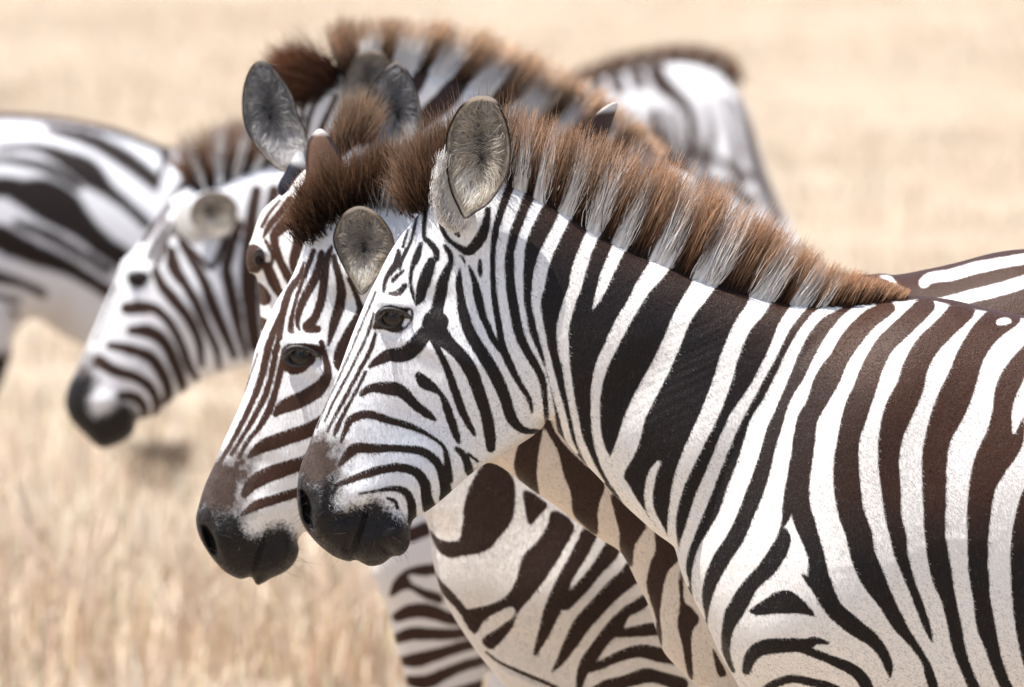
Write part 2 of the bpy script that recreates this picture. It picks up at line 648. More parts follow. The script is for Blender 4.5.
        wt = (np.array([[0.76, 0.745, 0.73]]) * (1 - 0.9 * du) + np.array([[0.50, 0.38, 0.27]]) * 0.9 * du) * g.uniform(0.85, 1.05, n)[:, None]
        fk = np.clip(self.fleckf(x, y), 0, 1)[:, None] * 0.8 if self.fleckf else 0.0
        wt = wt * (1 - fk) + np.array([[0.62, 0.665, 0.745]]) * fk * g.uniform(0.9, 1.05, n)[:, None]  # white hairs tinted blue to carry the same painted shade
        c = np.where(dark, dk, wt)
        for polys, soft_, col_ in ((self.nzp, 20.0, (0.066, 0.045, 0.037)), (self.mzp, 16.0, (0.011, 0.0095, 0.0095))):
            for P_ in polys:
                m_ = np.clip(poly_sdf(x, y, catmull(P_, 4)) / soft_ * 0.5 + 0.5, 0, 1) + g.normal(0, 0.13, n)
                m_ = smooth01(m_, 0.25, 0.75)[:, None]
                c = c * (1 - m_) + np.array([col_]) * m_ * v
        bend = np.zeros((n, 3)); bend[:, 1] = -0.0006
        return self.strands("coat_hair", root, tip, bend, np.full(n, wid), c, c, c * 1.1, segs=2, mat=M_SHORT)

    def height(self, x, y):
        xs, ys, h = self.hgrid
        i = np.clip(np.searchsorted(xs, x) - 1, 0, len(xs) - 2)
        j = np.clip(np.searchsorted(ys, y) - 1, 0, len(ys) - 2)
        return h[j, i] / self.s

    # ---- hair strands, each a tapering three-sided blade
    def strands(self, name, root, tip, bend, w, c0, c1, c2, parent=None, tmid=0.5, segs=4, sharp=None, mat=None):
        """root, tip: (n,3) world; bend (n,3) offset of the middle; colours (n,3) at root/mid/tip"""
        n = len(root)
        ts = np.linspace(0, 1, segs + 1)
        d = tip - root
        L = np.linalg.norm(d, axis=1)[:, None] + 1e-9
        d = d / L
        r = RNG.normal(size=(n, 3))
        u = np.cross(d, r); u /= np.linalg.norm(u, axis=1)[:, None] + 1e-9
        v = np.cross(d, u)
        V = np.zeros((n, segs + 1, 3, 3)); C = np.zeros((n, segs + 1, 3, 3))
        for k, t in enumerate(ts):
            c = root + (tip - root) * t + bend * (4 * t * (1 - t))
            wd = (w * (1 - 0.85 * t ** 1.5))[:, None]
            for q in range(3):
                a = 2 * math.pi * q / 3
                V[:, k, q] = c + (math.cos(a) * u + math.sin(a) * v) * wd * 0.5
            tm = tmid[:, None] if not np.isscalar(tmid) else tmid
            f1 = np.clip((t - 0) / np.maximum(tm, 1e-3), 0, 1)
            f2 = np.clip((t - tm) / (np.maximum(1 - tm, 1e-3) if sharp is None else sharp), 0, 1)
            cc = c0 * (1 - f1) + c1 * f1
            cc = cc * (1 - f2) + c2 * f2
            C[:, k] = cc[:, None, :]
        V = V.reshape(-1, 3); C = C.reshape(-1, 3)
        core = getattr(self, '_core', None); self._core = None
        base = np.arange(n)[:, None, None, None] * (segs + 1) * 3
        k = np.arange(segs)[None, :, None, None] * 3
        q = np.arange(3)[None, None, :, None]
        q2 = (q + 1) % 3
        F = np.concatenate([base + k + q, base + k + q2, base + k + 3 + q2, base + k + 3 + q], axis=3).reshape(-1, 4)
        if core is not None:
            F = np.vstack([F, core[1] + len(V)]); V = np.vstack([V, core[0]]); C = np.vstack([C, core[2]])
        return make_object(name, V, F, [], mat or M_HAIR, parent or self.e, dict(col=np.clip(C, 0, 1)), origin=self.o)

    def mane(self, path, n, thick=0.028, wid=0.0011, inset=5, dark_root=(0.014, 0.009, 0.007), mid=(0.19, 0.092, 0.05),
             tip=(0.56, 0.37, 0.24), white_frac=0.64, jit=0.10, name="mane", seed=1, clump=9.0, white_probe=7, fixed=None, segs=4, yoff=0.0, xwhite=1e9):
        """path rows: x, y, dx, dy (hair vector in px at that root)"""
        g = np.random.default_rng(seed)
        Pth = catmull(path, 10, closed=False)
        seg = np.hypot(*np.diff(Pth[:, :2], axis=0).T)
        S = np.concatenate([[0], np.cumsum(seg)])
        s = g.uniform(0, S[-1], n)
        A = np.stack([np.interp(s, S, Pth[:, k]) for k in range(4)], 1)
        lat = g.uniform(-1, 1, n)
        lat = np.sign(lat) * np.abs(lat) ** 0.8
        # clumps
        nc = int(S[-1] / clump * 4) + 4
        cs = g.uniform(0, S[-1], nc); cl = g.uniform(-1, 1, nc)
        cdir = g.normal(0, 1, (nc, 2)); clen = g.normal(0, 1, nc); cy = g.normal(0, 1, nc)
        dist = np.abs(s[:, None] - cs[None]) / clump + np.abs(lat[:, None] - cl[None]) * 2.0
        ci = dist.argmin(1)
        ln = np.hypot(A[:, 2], A[:, 3])
        vec = A[:, 2:4] * (1 + 0.045 * clen[ci] + g.normal(0, jit, n) - 0.35 * g.random(n) ** 2)[:, None]
        ang = 0.055 * cdir[ci, 0] + g.normal(0, 0.075, n) * (1 + 1.5 * (g.random(n) < 0.12))
        ca, sa = np.cos(ang), np.sin(ang)
        vec = np.stack([vec[:, 0] * ca - vec[:, 1] * sa, vec[:, 0] * sa + vec[:, 1] * ca], 1)
        # inset roots under the crest line
        inn = inset + g.uniform(0, 4, n) + 3 * np.abs(lat)
        un = A[:, 2:4] / (ln[:, None] + 1e-6)
        rx = A[:, 0] - un[:, 0] * inn; ry = A[:, 1] - un[:, 1] * inn
        tx = A[:, 0] + vec[:, 0]; ty = A[:, 1] + vec[:, 1]
        # hairs gather toward their clump
        tx += (np.interp(cs[ci], S, Pth[:, 0]) - A[:, 0]) * 0.22
        yo = lat * thick
        root = self.P(rx, ry, yo * 0.9 + yoff)
        tipw = self.P(tx, ty, yo * 1.25 + 0.006 * cy[ci] + g.normal(0, 0.006, n) + yoff)
        bend = np.zeros((n, 3))
        bend[:, 0] = g.normal(0, 0.045, n) * ln / self.s
        bend[:, 1] = yo * 0.12
        if fixed is None:
            f = stripe_eval(A[:, 0] - un[:, 0] * white_probe, A[:, 1] - un[:, 1] * white_probe, self.ops)
            wht = (f < g.normal(1.6, 0.7, n)) & (A[:, 0] < xwhite)
        else:
            wht = fixed(A[:, 0], A[:, 1], g)
        v = (g.uniform(0.55, 1.45, n) * (1 + 0.18 * clen[ci]))[:, None]
        dr = np.array(dark_root)[None] * v
        md = np.array(mid)[None] * v
        tp = np.array(tip)[None] * v
        c0 = np.where(wht[:, None], np.array([[0.94, 0.93, 0.92]]), dr)
        c1 = np.where(wht[:, None], np.array([[0.94, 0.92, 0.90]]) * g.uniform(0.85, 1.05, n)[:, None], md * 1.0)
        c2 = np.where(wht[:, None], np.array([tip]) * v * 1.05, tp)
        # white hairs end sooner, brown ones stand past them
        shorten = np.where(wht, white_frac + g.normal(0, 0.10, n), 1.0)
        over = wht & (g.random(n) < 0.45)
        shorten = np.where(over, 1.0, np.clip(shorten, 0.3, 1.05))
        tipw = root + (tipw - root) * shorten[:, None]
        tm = np.where(wht, np.where(over, white_frac + 0.05 * g.normal(0, 1, n) + 0.02, 0.95), g.uniform(0.30, 0.6, n))
        # dense inner body of the mane, the hairs stand out of it
        ns, nt_, nl_ = 2 * int(S[-1] / 1.2 / 2) + 2, 9, 7
        ss = np.linspace(0, S[-1], ns)
        Bp = np.stack([np.interp(ss, S, Pth[:, k]) for k in range(4)], 1)
        if fixed is None:
            fb = stripe_eval(Bp[:, 0] - Bp[:, 2] / np.hypot(Bp[:, 2], Bp[:, 3]) * white_probe, Bp[:, 1] - Bp[:, 3] / np.hypot(Bp[:, 2], Bp[:, 3]) * white_probe, self.ops)
            wb = np.clip((1.4 - fb) / 1.6 + 0.5, 0, 1) * (Bp[:, 0] < xwhite)
        else:
            wb = fixed(Bp[:, 0], Bp[:, 1], g).astype(float)
        ring_t = np.array([-0.10, 0.12, 0.28, 0.42, 0.50, 0.53, 0.50, 0.42, 0.28, 0.12, -0.10])
        ring_y = np.array([-1.0, -0.95, -0.85, -0.62, -0.34, 0, 0.34, 0.62, 0.85, 0.95, 1.0]) * thick
        kR = len(ring_t)
        wob = 1 + 0.10 * np.sin(ss * 0.9) * np.sin(ss * 0.37 + 1)
        VV = np.stack([self.P(Bp[:, 0] + Bp[:, 2] * tt_ * wob, Bp[:, 1] + Bp[:, 3] * tt_ * wob, yy_ * (1 + 0.08 * np.sin(ss * 0.7)) + yoff) for tt_, yy_ in zip(ring_t, ring_y)], 1)
        tcol = np.clip((ring_t - 0.1) / 0.5, 0, 1)[None, :, None]
        dcol = np.array(dark_root)[None, None] * (1 - tcol) + np.array(mid)[None, None] * tcol
        CC = dcol * (1 - wb[:, None, None]) + np.array([0.85, 0.84, 0.82])[None, None] * wb[:, None, None]
        i_, j_ = np.meshgrid(np.arange(ns - 1), np.arange(kR - 1), indexing='ij')
        q0 = (i_ * kR + j_).ravel()
        core = (VV.reshape(-1, 3), np.stack([q0, q0 + kR, q0 + kR + 1, q0 + 1], 1), CC.reshape(-1, 3))
        self._core = core
        return self.strands(name, root, tipw, bend, np.full(n, wid) * g.uniform(0.7, 1.4, n), c0, c1, c2, tmid=tm, segs=segs, sharp=0.22)

    def tuft(self, name, pts, n, length, spread, cols, wid=0.0011, dy=-0.03, dth=0.05, seed=3, parent=None, jl=0.25):
        """hair tuft: pts rows x,y,dx,dy scattered around polyline with lateral spread px"""
        g = np.random.default_rng(seed)
        Pth = catmull(pts, 8, closed=False)
        i = g.integers(0, len(Pth), n)
        A = Pth[i]
        rx = A[:, 0] + g.normal(0, spread, n); ry = A[:, 1] + g.normal(0, spread, n)
        sc = 1 + g.normal(0, jl, n)
        an = g.normal(0, 0.22, n)
        vx = (A[:, 2] * np.cos(an) - A[:, 3] * np.sin(an)) * sc * length
        vy = (A[:, 2] * np.sin(an) + A[:, 3] * np.cos(an)) * sc * length
        y0 = dy + g.uniform(-dth, dth, n)
        root = self.P(rx, ry, y0)
        tip = self.P(rx + vx, ry + vy, y0 + g.normal(0, 0.012, n) + (y0 - dy) * 0.5)
        v = g.uniform(0.6, 1.4, n)[:, None]
        return self.strands(name, root, tip, g.normal(0, 0.002, (n, 3)), np.full(n, wid) * g.uniform(0.7, 1.3, n),
                            np.array(cols[0])[None] * v, np.array(cols[1])[None] * v, np.array(cols[2])[None] * v,
                            parent=parent, tmid=0.55)

    def ear(self, poly, dy, cup=0.022, rim=3.0, inner=((0.25, 0.20, 0.16), (0.035, 0.028, 0.025)), dark_c=None, step=1.3,
            rimcol=(0.03, 0.018, 0.014), tipwhite=None, back=False, hair=700, base=None, seed=5, hairlen=16, root=None, label=None, lean=0.0, hcol=None):
        P = catmull(poly, 6)
        x0, y0 = P.min(0) - 2 * step; x1, y1 = P.max(0) + 2 * step
        xs = np.arange(x0, x1, step); ys = np.arange(y0, y1, step)
        X, Yg = np.meshgrid(xs, ys)
        D = poly_sdf(X, Yg, P)
        R = D.max()
        gx = np.gradient(D, axis=1) / step; gy = np.gradient(D, axis=0) / step
        gl = np.hypot(gx, gy) + 1e-6
        ins = D > 0
        cell = ins[:-1, :-1] | ins[1:, :-1] | ins[:-1, 1:] | ins[1:, 1:]
        used = np.zeros_like(ins)
        used[:-1, :-1] |= cell; used[1:, :-1] |= cell; used[:-1, 1:] |= cell; used[1:, 1:] |= cell
        bnd = used & ~ins
        X2 = np.where(bnd, X - gx / gl * D, X); Y2 = np.where(bnd, Yg - gy / gl * D, Yg)
        smp = poisson_v(P, 3.0, R * 1.2)
        uu = np.maximum(smp(X, Yg) * np.maximum(D, 0), 0)
        uu = uu / (uu.max() + 1e-9)
        sgn = 1.0 if not back else -1.0
        midp = sgn * cup * uu ** 0.6
        th = 0.0028 * np.sqrt(np.clip(D / 3.5, 0, 1))
        th = np.where(bnd, 0, th)
        midp = np.where(bnd, 0, midp)
        yc = (y0 + y1) / 2
        ln = (yc - Yg) / self.s * lean
        fi = np.full(X.shape, -1); fi[used] = np.arange(used.sum()); nf = int(used.sum())
        bi = fi.copy(); inner_m = used & ins; bi[inner_m] = nf + np.arange(inner_m.sum())
        jj, ii = np.where(cell)
        qf = np.stack([fi[jj, ii], fi[jj + 1, ii], fi[jj + 1, ii + 1], fi[jj, ii + 1]], 1)
        qb = np.stack([bi[jj, ii], bi[jj, ii + 1], bi[jj + 1, ii + 1], bi[jj + 1, ii]], 1)
        px = np.concatenate([X2[used], X2[inner_m]]); py = np.concatenate([Y2[used], Y2[inner_m]])
        yy = np.concatenate([(midp - th + ln)[used], (midp + th + ln)[inner_m]])
        V = self.P(px, py, dy); V[:, 1] += yy
        d = np.concatenate([np.maximum(D, 0)[used], np.maximum(D, 0)[inner_m]])
        uq = np.concatenate([uu[used], uu[inner_m]])
        isback = np.concatenate([np.zeros(nf, bool), np.ones(int(inner_m.sum()), bool)])
        ca, cb = np.array(inner[0]), np.array(inner[1])
        if dark_c is None:
            dark_c = (P[:, 0].mean(), P[:, 1].mean(), R * 0.55, R * 1.0)
        q = np.exp(-(((px - dark_c[0]) / dark_c[2]) ** 2 + ((py - dark_c[1]) / dark_c[3]) ** 2))
        n2 = 0.75 + 0.5 * np.sin(px * 0.9 + 3 * np.sin(py * 0.31)) * 0.3
        C = ca[None] * (1 - q[:, None]) + cb[None] * q[:, None]
        C *= n2[:, None] if not back else 1.0
        if not back:
            lo = smooth01(py, yc + 0.10 * (y1 - y0), yc + 0.34 * (y1 - y0))[:, None] * 0.85
            C = C * (1 - lo) + np.array([[0.60, 0.52, 0.43]]) * lo
        rm = np.clip((rim - d) / 1.6, 0, 1)[:, None]
        C = C * (1 - rm) + np.array(rimcol)[None] * rm
        if tipwhite is not None:
            tw = np.clip((tipwhite - py) / 5.0, 0, 1)[:, None] * (np.clip((rim * 2.0 - d) / 2, 0, 1)[:, None] if not back else 1)
            C = C * (1 - tw) + np.array([[0.68, 0.62, 0.58]]) * tw
        bk = np.where((np.sin(py / 9.0) > 0.2)[:, None], np.array([[0.03, 0.018, 0.014]]), np.array([[0.62, 0.6, 0.56]]))
        C = np.where(isback[:, None], bk, C)
        ob = make_object("ear", V, np.vstack([qf, qb]), [], M_EAR, self.e, dict(col=C))
        if label:
            ob['label'] = label
        if hair:
            g = np.random.default_rng(seed)
            # pale hairs growing from the rim inward and downward
            k = 0; rr = []
            cx, cy_ = dark_c[0], dark_c[1]
            hx = g.uniform(P[:, 0].min(), P[:, 0].max(), hair * 5); hy = g.uniform(P[:, 1].min(), P[:, 1].max(), hair * 5)
            dd = poly_sdf(hx, hy, P)
            ok = np.where(dd > rim + 0.5)[0]
            w = np.exp(-dd[ok] / (R * 0.45))
            ok = g.choice(ok, size=min(int(hair * 1.9), len(ok)), replace=False, p=w / w.sum())
            hx, hy, dd = hx[ok], hy[ok], dd[ok]
            vx, vy = cx - hx, cy_ + R * 0.2 - hy
            L = np.hypot(vx, vy) + 1e-6
            ln_ = np.minimum(hairlen * g.uniform(0.35, 0.9, len(hx)), L * 0.9)
            an = g.normal(0, 0.3, len(hx))
            ux, uy = vx / L, vy / L
            ux = ux + 0.5 * np.sin(hy * 0.21 + hx * 0.1); uy = uy - 0.45 + 0.4 * np.sin(hx * 0.3)
            uL = np.hypot(ux, uy) + 1e-6; ux /= uL; uy /= uL
            ux, uy = ux * np.cos(an) - uy * np.sin(an), ux * np.sin(an) + uy * np.cos(an)
            mu = np.maximum(smp(hx, hy) * dd, 0); mu /= max(mu.max(), 1e-9)
            y0_ = sgn * cup * np.clip(mu, 0, 1) ** 0.6 - 0.003 + (yc - hy) / self.s * lean
            root = self.P(hx, hy, dy); root[:, 1] += y0_
            tip = self.P(hx + ux * ln_, hy + uy * ln_, dy); tip[:, 1] += y0_ - 0.004 + (yc - hy - uy * ln_) / self.s * lean - (yc - hy) / self.s * lean
            bend = g.normal(0, 0.0015, (len(hx), 3)); bend[:, 1] -= 0.003
            v = g.uniform(0.65, 1.15, len(hx))[:, None] * (1 - 0.75 * np.exp(-(((hx - dark_c[0]) / dark_c[2]) ** 2 + ((hy - dark_c[1]) / dark_c[3]) ** 2)))[:, None]
            v = v * (1 + 0.9 * smooth01(hy, yc, yc + 0.3 * (y1 - y0)))[:, None]
            c = np.array([[0.76, 0.69, 0.60]]) * v if hcol is None else np.array([hcol]) * v
            self.strands("ear_hair", root, tip, bend, np.full(len(hx), 0.0007), c * 0.7, c, c * 1.1, parent=ob)
        return ob

    def eye(self, x, y, rx, ry, dy=None, iris=(0.016, 0.010, 0.007), lid=(0.018, 0.013, 0.012), lashes=True, ang=0, side=-1):
        hgt = self.height(x, y) if dy is None else dy
        g = np.random.default_rng(11)
        r = rx * 0.95 / self.s
        n1, n2 = 24, 32
        th = np.linspace(0, math.pi, n1); ph = np.linspace(0, 2 * math.pi, n2, endpoint=False)
        T, Ph = np.meshgrid(th, ph, indexing='ij')
        c = self.P(x, y)[()]
        cy = -hgt + 0.62 * r if side < 0 else hgt - 0.62 * r
        V = np.stack([c[0] + r * np.sin(T) * np.cos(Ph), c[1] + cy + side * r * np.cos(T) * 1.0, c[2] + r * 0.9 * np.sin(T) * np.sin(Ph)], -1).reshape(-1, 3)
        F = []
        for i in range(n1 - 1):
            for j in range(n2):
                F.append((i * n2 + j, i * n2 + (j + 1) % n2, (i + 1) * n2 + (j + 1) % n2, (i + 1) * n2 + j))
        a = np.degrees(T).ravel()
        C = np.where((a < 17)[:, None], np.array([[0.004, 0.004, 0.004]]), np.array([iris]))
        C = np.where((a > 44)[:, None], np.array([[0.012, 0.009, 0.008]]), C)
        ob = make_object("eye", V, F, [], M_EYE, self.e, dict(col=C))
        # eyelids: a fleshy ring around the almond opening
        m = 48
        t = np.linspace(0, 2 * math.pi, m, endpoint=False)
        ax = rx * np.cos(t); az = ry * np.sin(t) * (1 - 0.25 * np.cos(t))
        ca, sa = math.cos(math.radians(ang)), math.sin(math.radians(ang))
        ax, az = ax * ca - az * sa, ax * sa + az * ca
        VV = []; k = 10
        for q in range(k):
            b = 2 * math.pi * q / k
            rr = 1 + 0.26 * math.cos(b)
            lift = 0.0045 * math.sin(b) * 680 / 680
            up = np.where(np.sin(t) < 0, 0.0065, 0.0)
            pts = self.P(x + ax * rr, y + az * rr)
            sphere = 0.0
            base_h = hgt - 0.4 * (np.hypot(ax / rx, 0 * ax) ** 2) * 0.006
            pts[:, 1] += side * (base_h + lift + up)
            VV.append(pts)
        VV = np.stack(VV, 1).reshape(-1, 3)
        F = [(i * k + j, ((i + 1) % m) * k + j, ((i + 1) % m) * k + (j + 1) % k, i * k + (j + 1) % k) for i in range(m) for j in range(k)]
        lidob = make_object("eyelid", VV, F, [], M_LID, ob, dict(col=np.tile(np.array([lid]), (len(VV), 1))), origin=self.o)
        if lashes:
            nl = 90
            tt = g.uniform(math.pi * 1.08, math.pi * 1.9, nl)
            lx = x + rx * np.cos(tt); lyy = y + ry * np.sin(tt)
            root = self.P(lx, lyy); root[:, 1] += side * (hgt + 0.004)
            tip = self.P(lx + rx * (0.35 * np.cos(tt) - 0.15) + g.normal(0, 1, nl), lyy + ry * g.uniform(0.3, 1.0, nl)); tip[:, 1] += side * (hgt + 0.018)
            cc = np.tile(np.array([[0.05, 0.04, 0.035]]), (nl, 1))
            self.strands("eyelash", root, tip, np.zeros((nl, 3)) + np.array([0, side * 0.002, 0.001]), np.full(nl, 0.0007), cc, cc, cc * 3, parent=ob)
        return ob

    def whiskers(self, regions, n=40, seed=9):
        g = np.random.default_rng(seed)
        R, T = [], []
        for (x, y, rx, ry, vx, vy, L) in regions:
            hx = x + g.normal(0, rx, n); hy = y + g.normal(0, ry, n)
            h = np.array([self.height(a, b) for a, b in zip(hx, hy)])
            ok = h > 0.001
            hx, hy, h = hx[ok], hy[ok], h[ok]
            m = len(hx)
            an = g.normal(0, 0.5, m); l = L * g.uniform(0.4, 1.2, m)
            r = self.P(hx, hy); r[:, 1] -= h
            t = self.P(hx + (vx * np.cos(an) - vy * np.sin(an)) * l, hy + (vx * np.sin(an) + vy * np.cos(an)) * l); t[:, 1] -= h + 0.012 * g.random(m)
            R.append(r); T.append(t)
        R = np.vstack(R); T = np.vstack(T); m = len(R)
        c = np.tile(np.array([[0.25, 0.21, 0.18]]), (m, 1)) * g.uniform(0.2, 1.2, m)[:, None]
        ob = self.strands("muzzle_hair", R, T, g.normal(0, 0.001, (m, 3)), np.full(m, 0.00045), c * 0.6, c, c)
        ob['kind'] = 'stuff'
        return ob


# generic trunk in the first zebra's pixel frame, reused (scaled) for the others
TRUNK = [(880, 300), (940, 298), (1000, 311), (1100, 328), (1220, 338), (1340, 334), (1440, 332), (1530, 350), (1590, 400),
         (1610, 480), (1600, 560), (1575, 640), (1535, 690), (1470, 712), (1380, 700), (1260, 722), (1130, 742), (1000, 752),
         (900, 748), (810, 728), (750, 690), (712, 630), (694, 585), (690, 540), (730, 440), (800, 350)]
LEGS = [([(850, 745, 24), (856, 785, 76), (862, 800, 74), (870, 850, 58), (872, 893, 56), (873, 925, 38), (875, 1020, 31), (877, 1080, 36), (868, 1120, 34), (862, 1150, 44), (862, 1172, 52)], -0.13),
        ([(880, 745, 24), (888, 785, 76), (892, 800, 74), (905, 850, 58), (910, 893, 56), (913, 925, 38), (918, 1020, 31), (921, 1080, 36), (912, 1120, 34), (906, 1150, 44), (906, 1172, 52)], 0.13),
        ([(1500, 600, 80), (1490, 660, 120), (1485, 720, 110), (1515, 800, 76), (1548, 870, 58), (1556, 905, 50), (1548, 960, 36), (1535, 1040, 32), (1528, 1090, 37), (1514, 1125, 34), (1506, 1150, 44), (1506, 1172, 52)], -0.13),
        ([(1520, 600, 80), (1520, 660, 120), (1525, 720, 110), (1560, 800, 76), (1598, 870, 58), (1606, 905, 50), (1598, 960, 36), (1585, 1040, 32), (1578, 1090, 37), (1564, 1125, 34), (1556, 1150, 44), (1556, 1172, 52)], 0.13)]


def xf(pts, wx, wy, s, flip=1):
    """move template points so the withers (900,298) land on (wx,wy), scaled by s; flip=-1 faces right"""
    out = []
    for p in pts:
        q = ((p[0] - 900) * s * flip + wx, (p[1] - 298) * s + wy)
        out.append(q + tuple(w * s for w in p[2:]))
    return out


def ground_fit(legs, Y, ppm_s, feet=1172):
    """stretch the leg template so the hooves meet the ground at distance Y"""
    yg = H / 2 + FPX * math.tan(math.atan(CAM_H / Y) - PITCH)
    out = []
    for pts, dy in legs:
        top = pts[0][1]; bot = pts[-1][1]
        k = (yg - 2 - top) / (bot - top)
        out.append(([(p[0], top + (p[1] - top) * k, p[2]) for p in pts], dy))
    return out


def xlegs(wx, wy, s, Y, flip=1):
    return ground_fit([(xf(p, wx, wy, s, flip), dy) for p, dy in LEGS], Y, 0)


def grid(x0, x1, fine, y0, y1, fx0, fx1, fy0, fy1, coarse=9.0):
    def ax(a, b, f0, f1):
        a0 = np.arange(a, f0, coarse) if f0 > a else np.array([])
        m = np.arange(f0, f1, fine)
        a1 = np.arange(f1, b + coarse, coarse)
        return np.concatenate([a0, m, a1])
    return ax(x0, x1, fx0, fx1), ax(y0, y1, fy0, fy1)


def tail(z, x, y, s, flip=1, side=0.0):
    pts = [(x, y, 22 * s), (x + 22 * s * flip, y + 40 * s, 20 * s), (x + 34 * s * flip, y + 130 * s, 15 * s), (x + 34 * s * flip, y + 240 * s, 11 * s), (x + 30 * s * flip, y + 310 * s, 6 * s)]
    A = catmull(pts, 4, closed=False)
    Pw = z.P(A[:, 0], A[:, 1], side)
    V, F, T = tube_pts(Pw, np.stack([A[:, 2], A[:, 2]], 1) / 2 / z.s)
    ly = np.concatenate([np.repeat(A[:, 1], 14), [A[0, 1], A[-1, 1]]])
    nn = len(V)
    zz = np.zeros(nn)
    ob = make_object("tail", V, F, T, M_COAT, z.e, dict(stripe=6 * np.sin(ly / 5.0), brown=zz + .4, muzzle=zz, nose=zz, dust=zz, fleck=zz))
    ob2 = z.tuft("tail_tuft", [(x + 33 * s * flip, y + 250 * s, 2 * flip, 95 * s), (x + 30 * s * flip, y + 310 * s, 1, 95 * s)], 900, 1.0, 4 * s,
                 ((0.02, 0.014, 0.012), (0.03, 0.02, 0.016), (0.06, 0.04, 0.03)), wid=0.0016, dy=side, dth=0.012, parent=ob)

# ---------------------------------------------------------------- ground
def ground():
    m, t, b = new_mat("dry_ground")
    co = t.nodes.new("ShaderNodeTexCoord").outputs['Object']
    a = noise(t, co, 0.12, 4, 0.6)
    c = noise(t, co, 1.3, 5, 0.6)
    d = noise(t, co, 14, 4, 0.7)
    col = mix_col(t, a, (0.40, 0.322, 0.235), (0.45, 0.37, 0.27))
    r = t.nodes.new("ShaderNodeMapRange")
    t.links.new(c, r.inputs[0]); r.inputs[1].default_value = 0.35; r.inputs[2].default_value = 0.7
    col = mix_col(t, r.outputs[0], col, (0.33, 0.25, 0.19))
    col = mix_col(t, math_node(t, 'MULTIPLY', d, 0.5), col, (0.45, 0.385, 0.30))
    t.links.new(col, b.inputs['Base Color'])
    b.inputs['Roughness'].default_value = 0.9
    b.inputs['Specular IOR Level'].default_value = 0.1
    bp = t.nodes.new("ShaderNodeBump"); bp.inputs['Distance'].default_value = 0.05
    t.links.new(d, bp.inputs['Height']); t.links.new(bp.outputs[0], b.inputs['Normal'])
    n = 60
    xs = np.concatenate([[-1500, -500, -150], np.linspace(-40, 40, 41), [150, 500, 1500]])
    ys = np.concatenate([[-500, -100], np.linspace(0, 140, 71), [300, 700, 2500]])
    X, Yg = np.meshgrid(xs, ys)
    Z = 0.03 * np.sin(X * 0.5) * np.sin(Yg * 0.37) - 0.03
    V = np.stack([X, Yg, Z], -1).reshape(-1, 3)
    nx = len(xs)
    j, i = np.meshgrid(np.arange(len(ys) - 1), np.arange(nx - 1), indexing='ij')
    k = (j * nx + i).ravel()
    ob = make_object("ground", V, np.stack([k, k + 1, k + 1 + nx, k + nx], 1), [], m, None)
    ob['kind'] = "structure"
    # standing dry grass, thinning with distance
    g = np.random.default_rng(4)
    mg, tg, bgm = new_mat("dry_grass_blades")
    ac = attr(tg, "col").outputs['Color']
    tg.links.new(ac, bgm.inputs['Base Color']); bgm.inputs['Roughness'].default_value = 0.6
    n = 210000
    y = 21 + 75 * g.random(n) ** 1.25
    x = g.uniform(-1, 1, n) * (y * 0.085 + 1.0)
    pn = np.sin(x * 1.7 + np.sin(y * 0.9) * 2) * np.sin(y * 0.8 + x * 0.6) + 0.5 * np.sin(x * 5.1 + y * 2.2)
    keep = g.random(n) < 0.45 + 0.5 * np.clip(pn, -0.8, 1)
    x = x[keep]; y = y[keep]; pn = pn[keep]
    # a loose belt of taller tufts
    nb_ = 6500
    cxy = np.stack([g.uniform(-2.2, 2.2, 420), g.uniform(29.6, 31.75, 420)], 1)
    ci_ = g.integers(0, 420, nb_)
    x = np.concatenate([x, cxy[ci_, 0] + g.normal(0, 0.035, nb_)]); y = np.concatenate([y, cxy[ci_, 1] + g.normal(0, 0.035, nb_)])
    ch_ = g.uniform(0.08, 0.36, 420)[ci_] * g.uniform(0.6, 1.0, nb_)
    pn = np.concatenate([pn, np.full(nb_, 0.9)]); n = len(x)
    hgt = g.uniform(0.04, 0.15, n) * np.where((y > 29.7) & (y < 32.2), 1.3 + 1.3 * np.clip(np.sin(x * 4.3 + np.sin(y * 3.1) * 1.5) * np.sin(x * 1.9 + y * 1.3) + 0.2, 0, 1), 1.0) * np.interp(y, [24, 33, 38, 50, 95], [1.3, 1.3, 0.8, 0.45, 0.35]) * (0.8 + 0.35 * np.clip(pn, -0.5, 1))
    hgt[-nb_:] = ch_
    a = g.uniform(0, 2 * np.pi, n); w = g.uniform(0.002, 0.005, n)
    lean = g.normal(0, 0.35, (n, 2)) * hgt[:, None]
    r = np.stack([x, y, np.full(n, -0.06)], 1)
    sx = np.stack([np.cos(a) * w, np.sin(a) * w, np.zeros(n)], 1)
    mid = r + np.stack([lean[:, 0] * .35, lean[:, 1] * .35, hgt * .6 + .06], 1)
    tp = r + np.stack([lean[:, 0], lean[:, 1], hgt + .06], 1)
    V = np.stack([r - sx, r + sx, mid - sx * .8, mid + sx * .8, tp], 1).reshape(-1, 3)
    k = np.arange(n) * 5
    F = np.stack([k, k + 1, k + 3, k + 2], 1); T = np.stack([k + 2, k + 3, k + 4], 1)
    c = np.array([[0.66, 0.545, 0.40]]) * g.uniform(0.9, 1.1, (n, 1)) * (0.82 + 0.18 * np.clip(pn, -1, 1))[:, None] + g.normal(0, 0.02, (n, 3))  # straw colour lightened to offset upright blades catching little high sun
    pink = (g.random(n) < 0.25)[:, None]
    c = np.where(pink, c * np.array([[0.88, 0.76, 0.70]]), c)
    ob = make_object("dry_grass", V, F, T, mg, None, dict(col=np.repeat(np.clip(c, 0.02, 0.95), 5, 0)))
    ob['kind'] = "stuff"
    ob['label'] = "dry straw coloured grass covering the plain behind the zebras"
    ob['category'] = "grass"


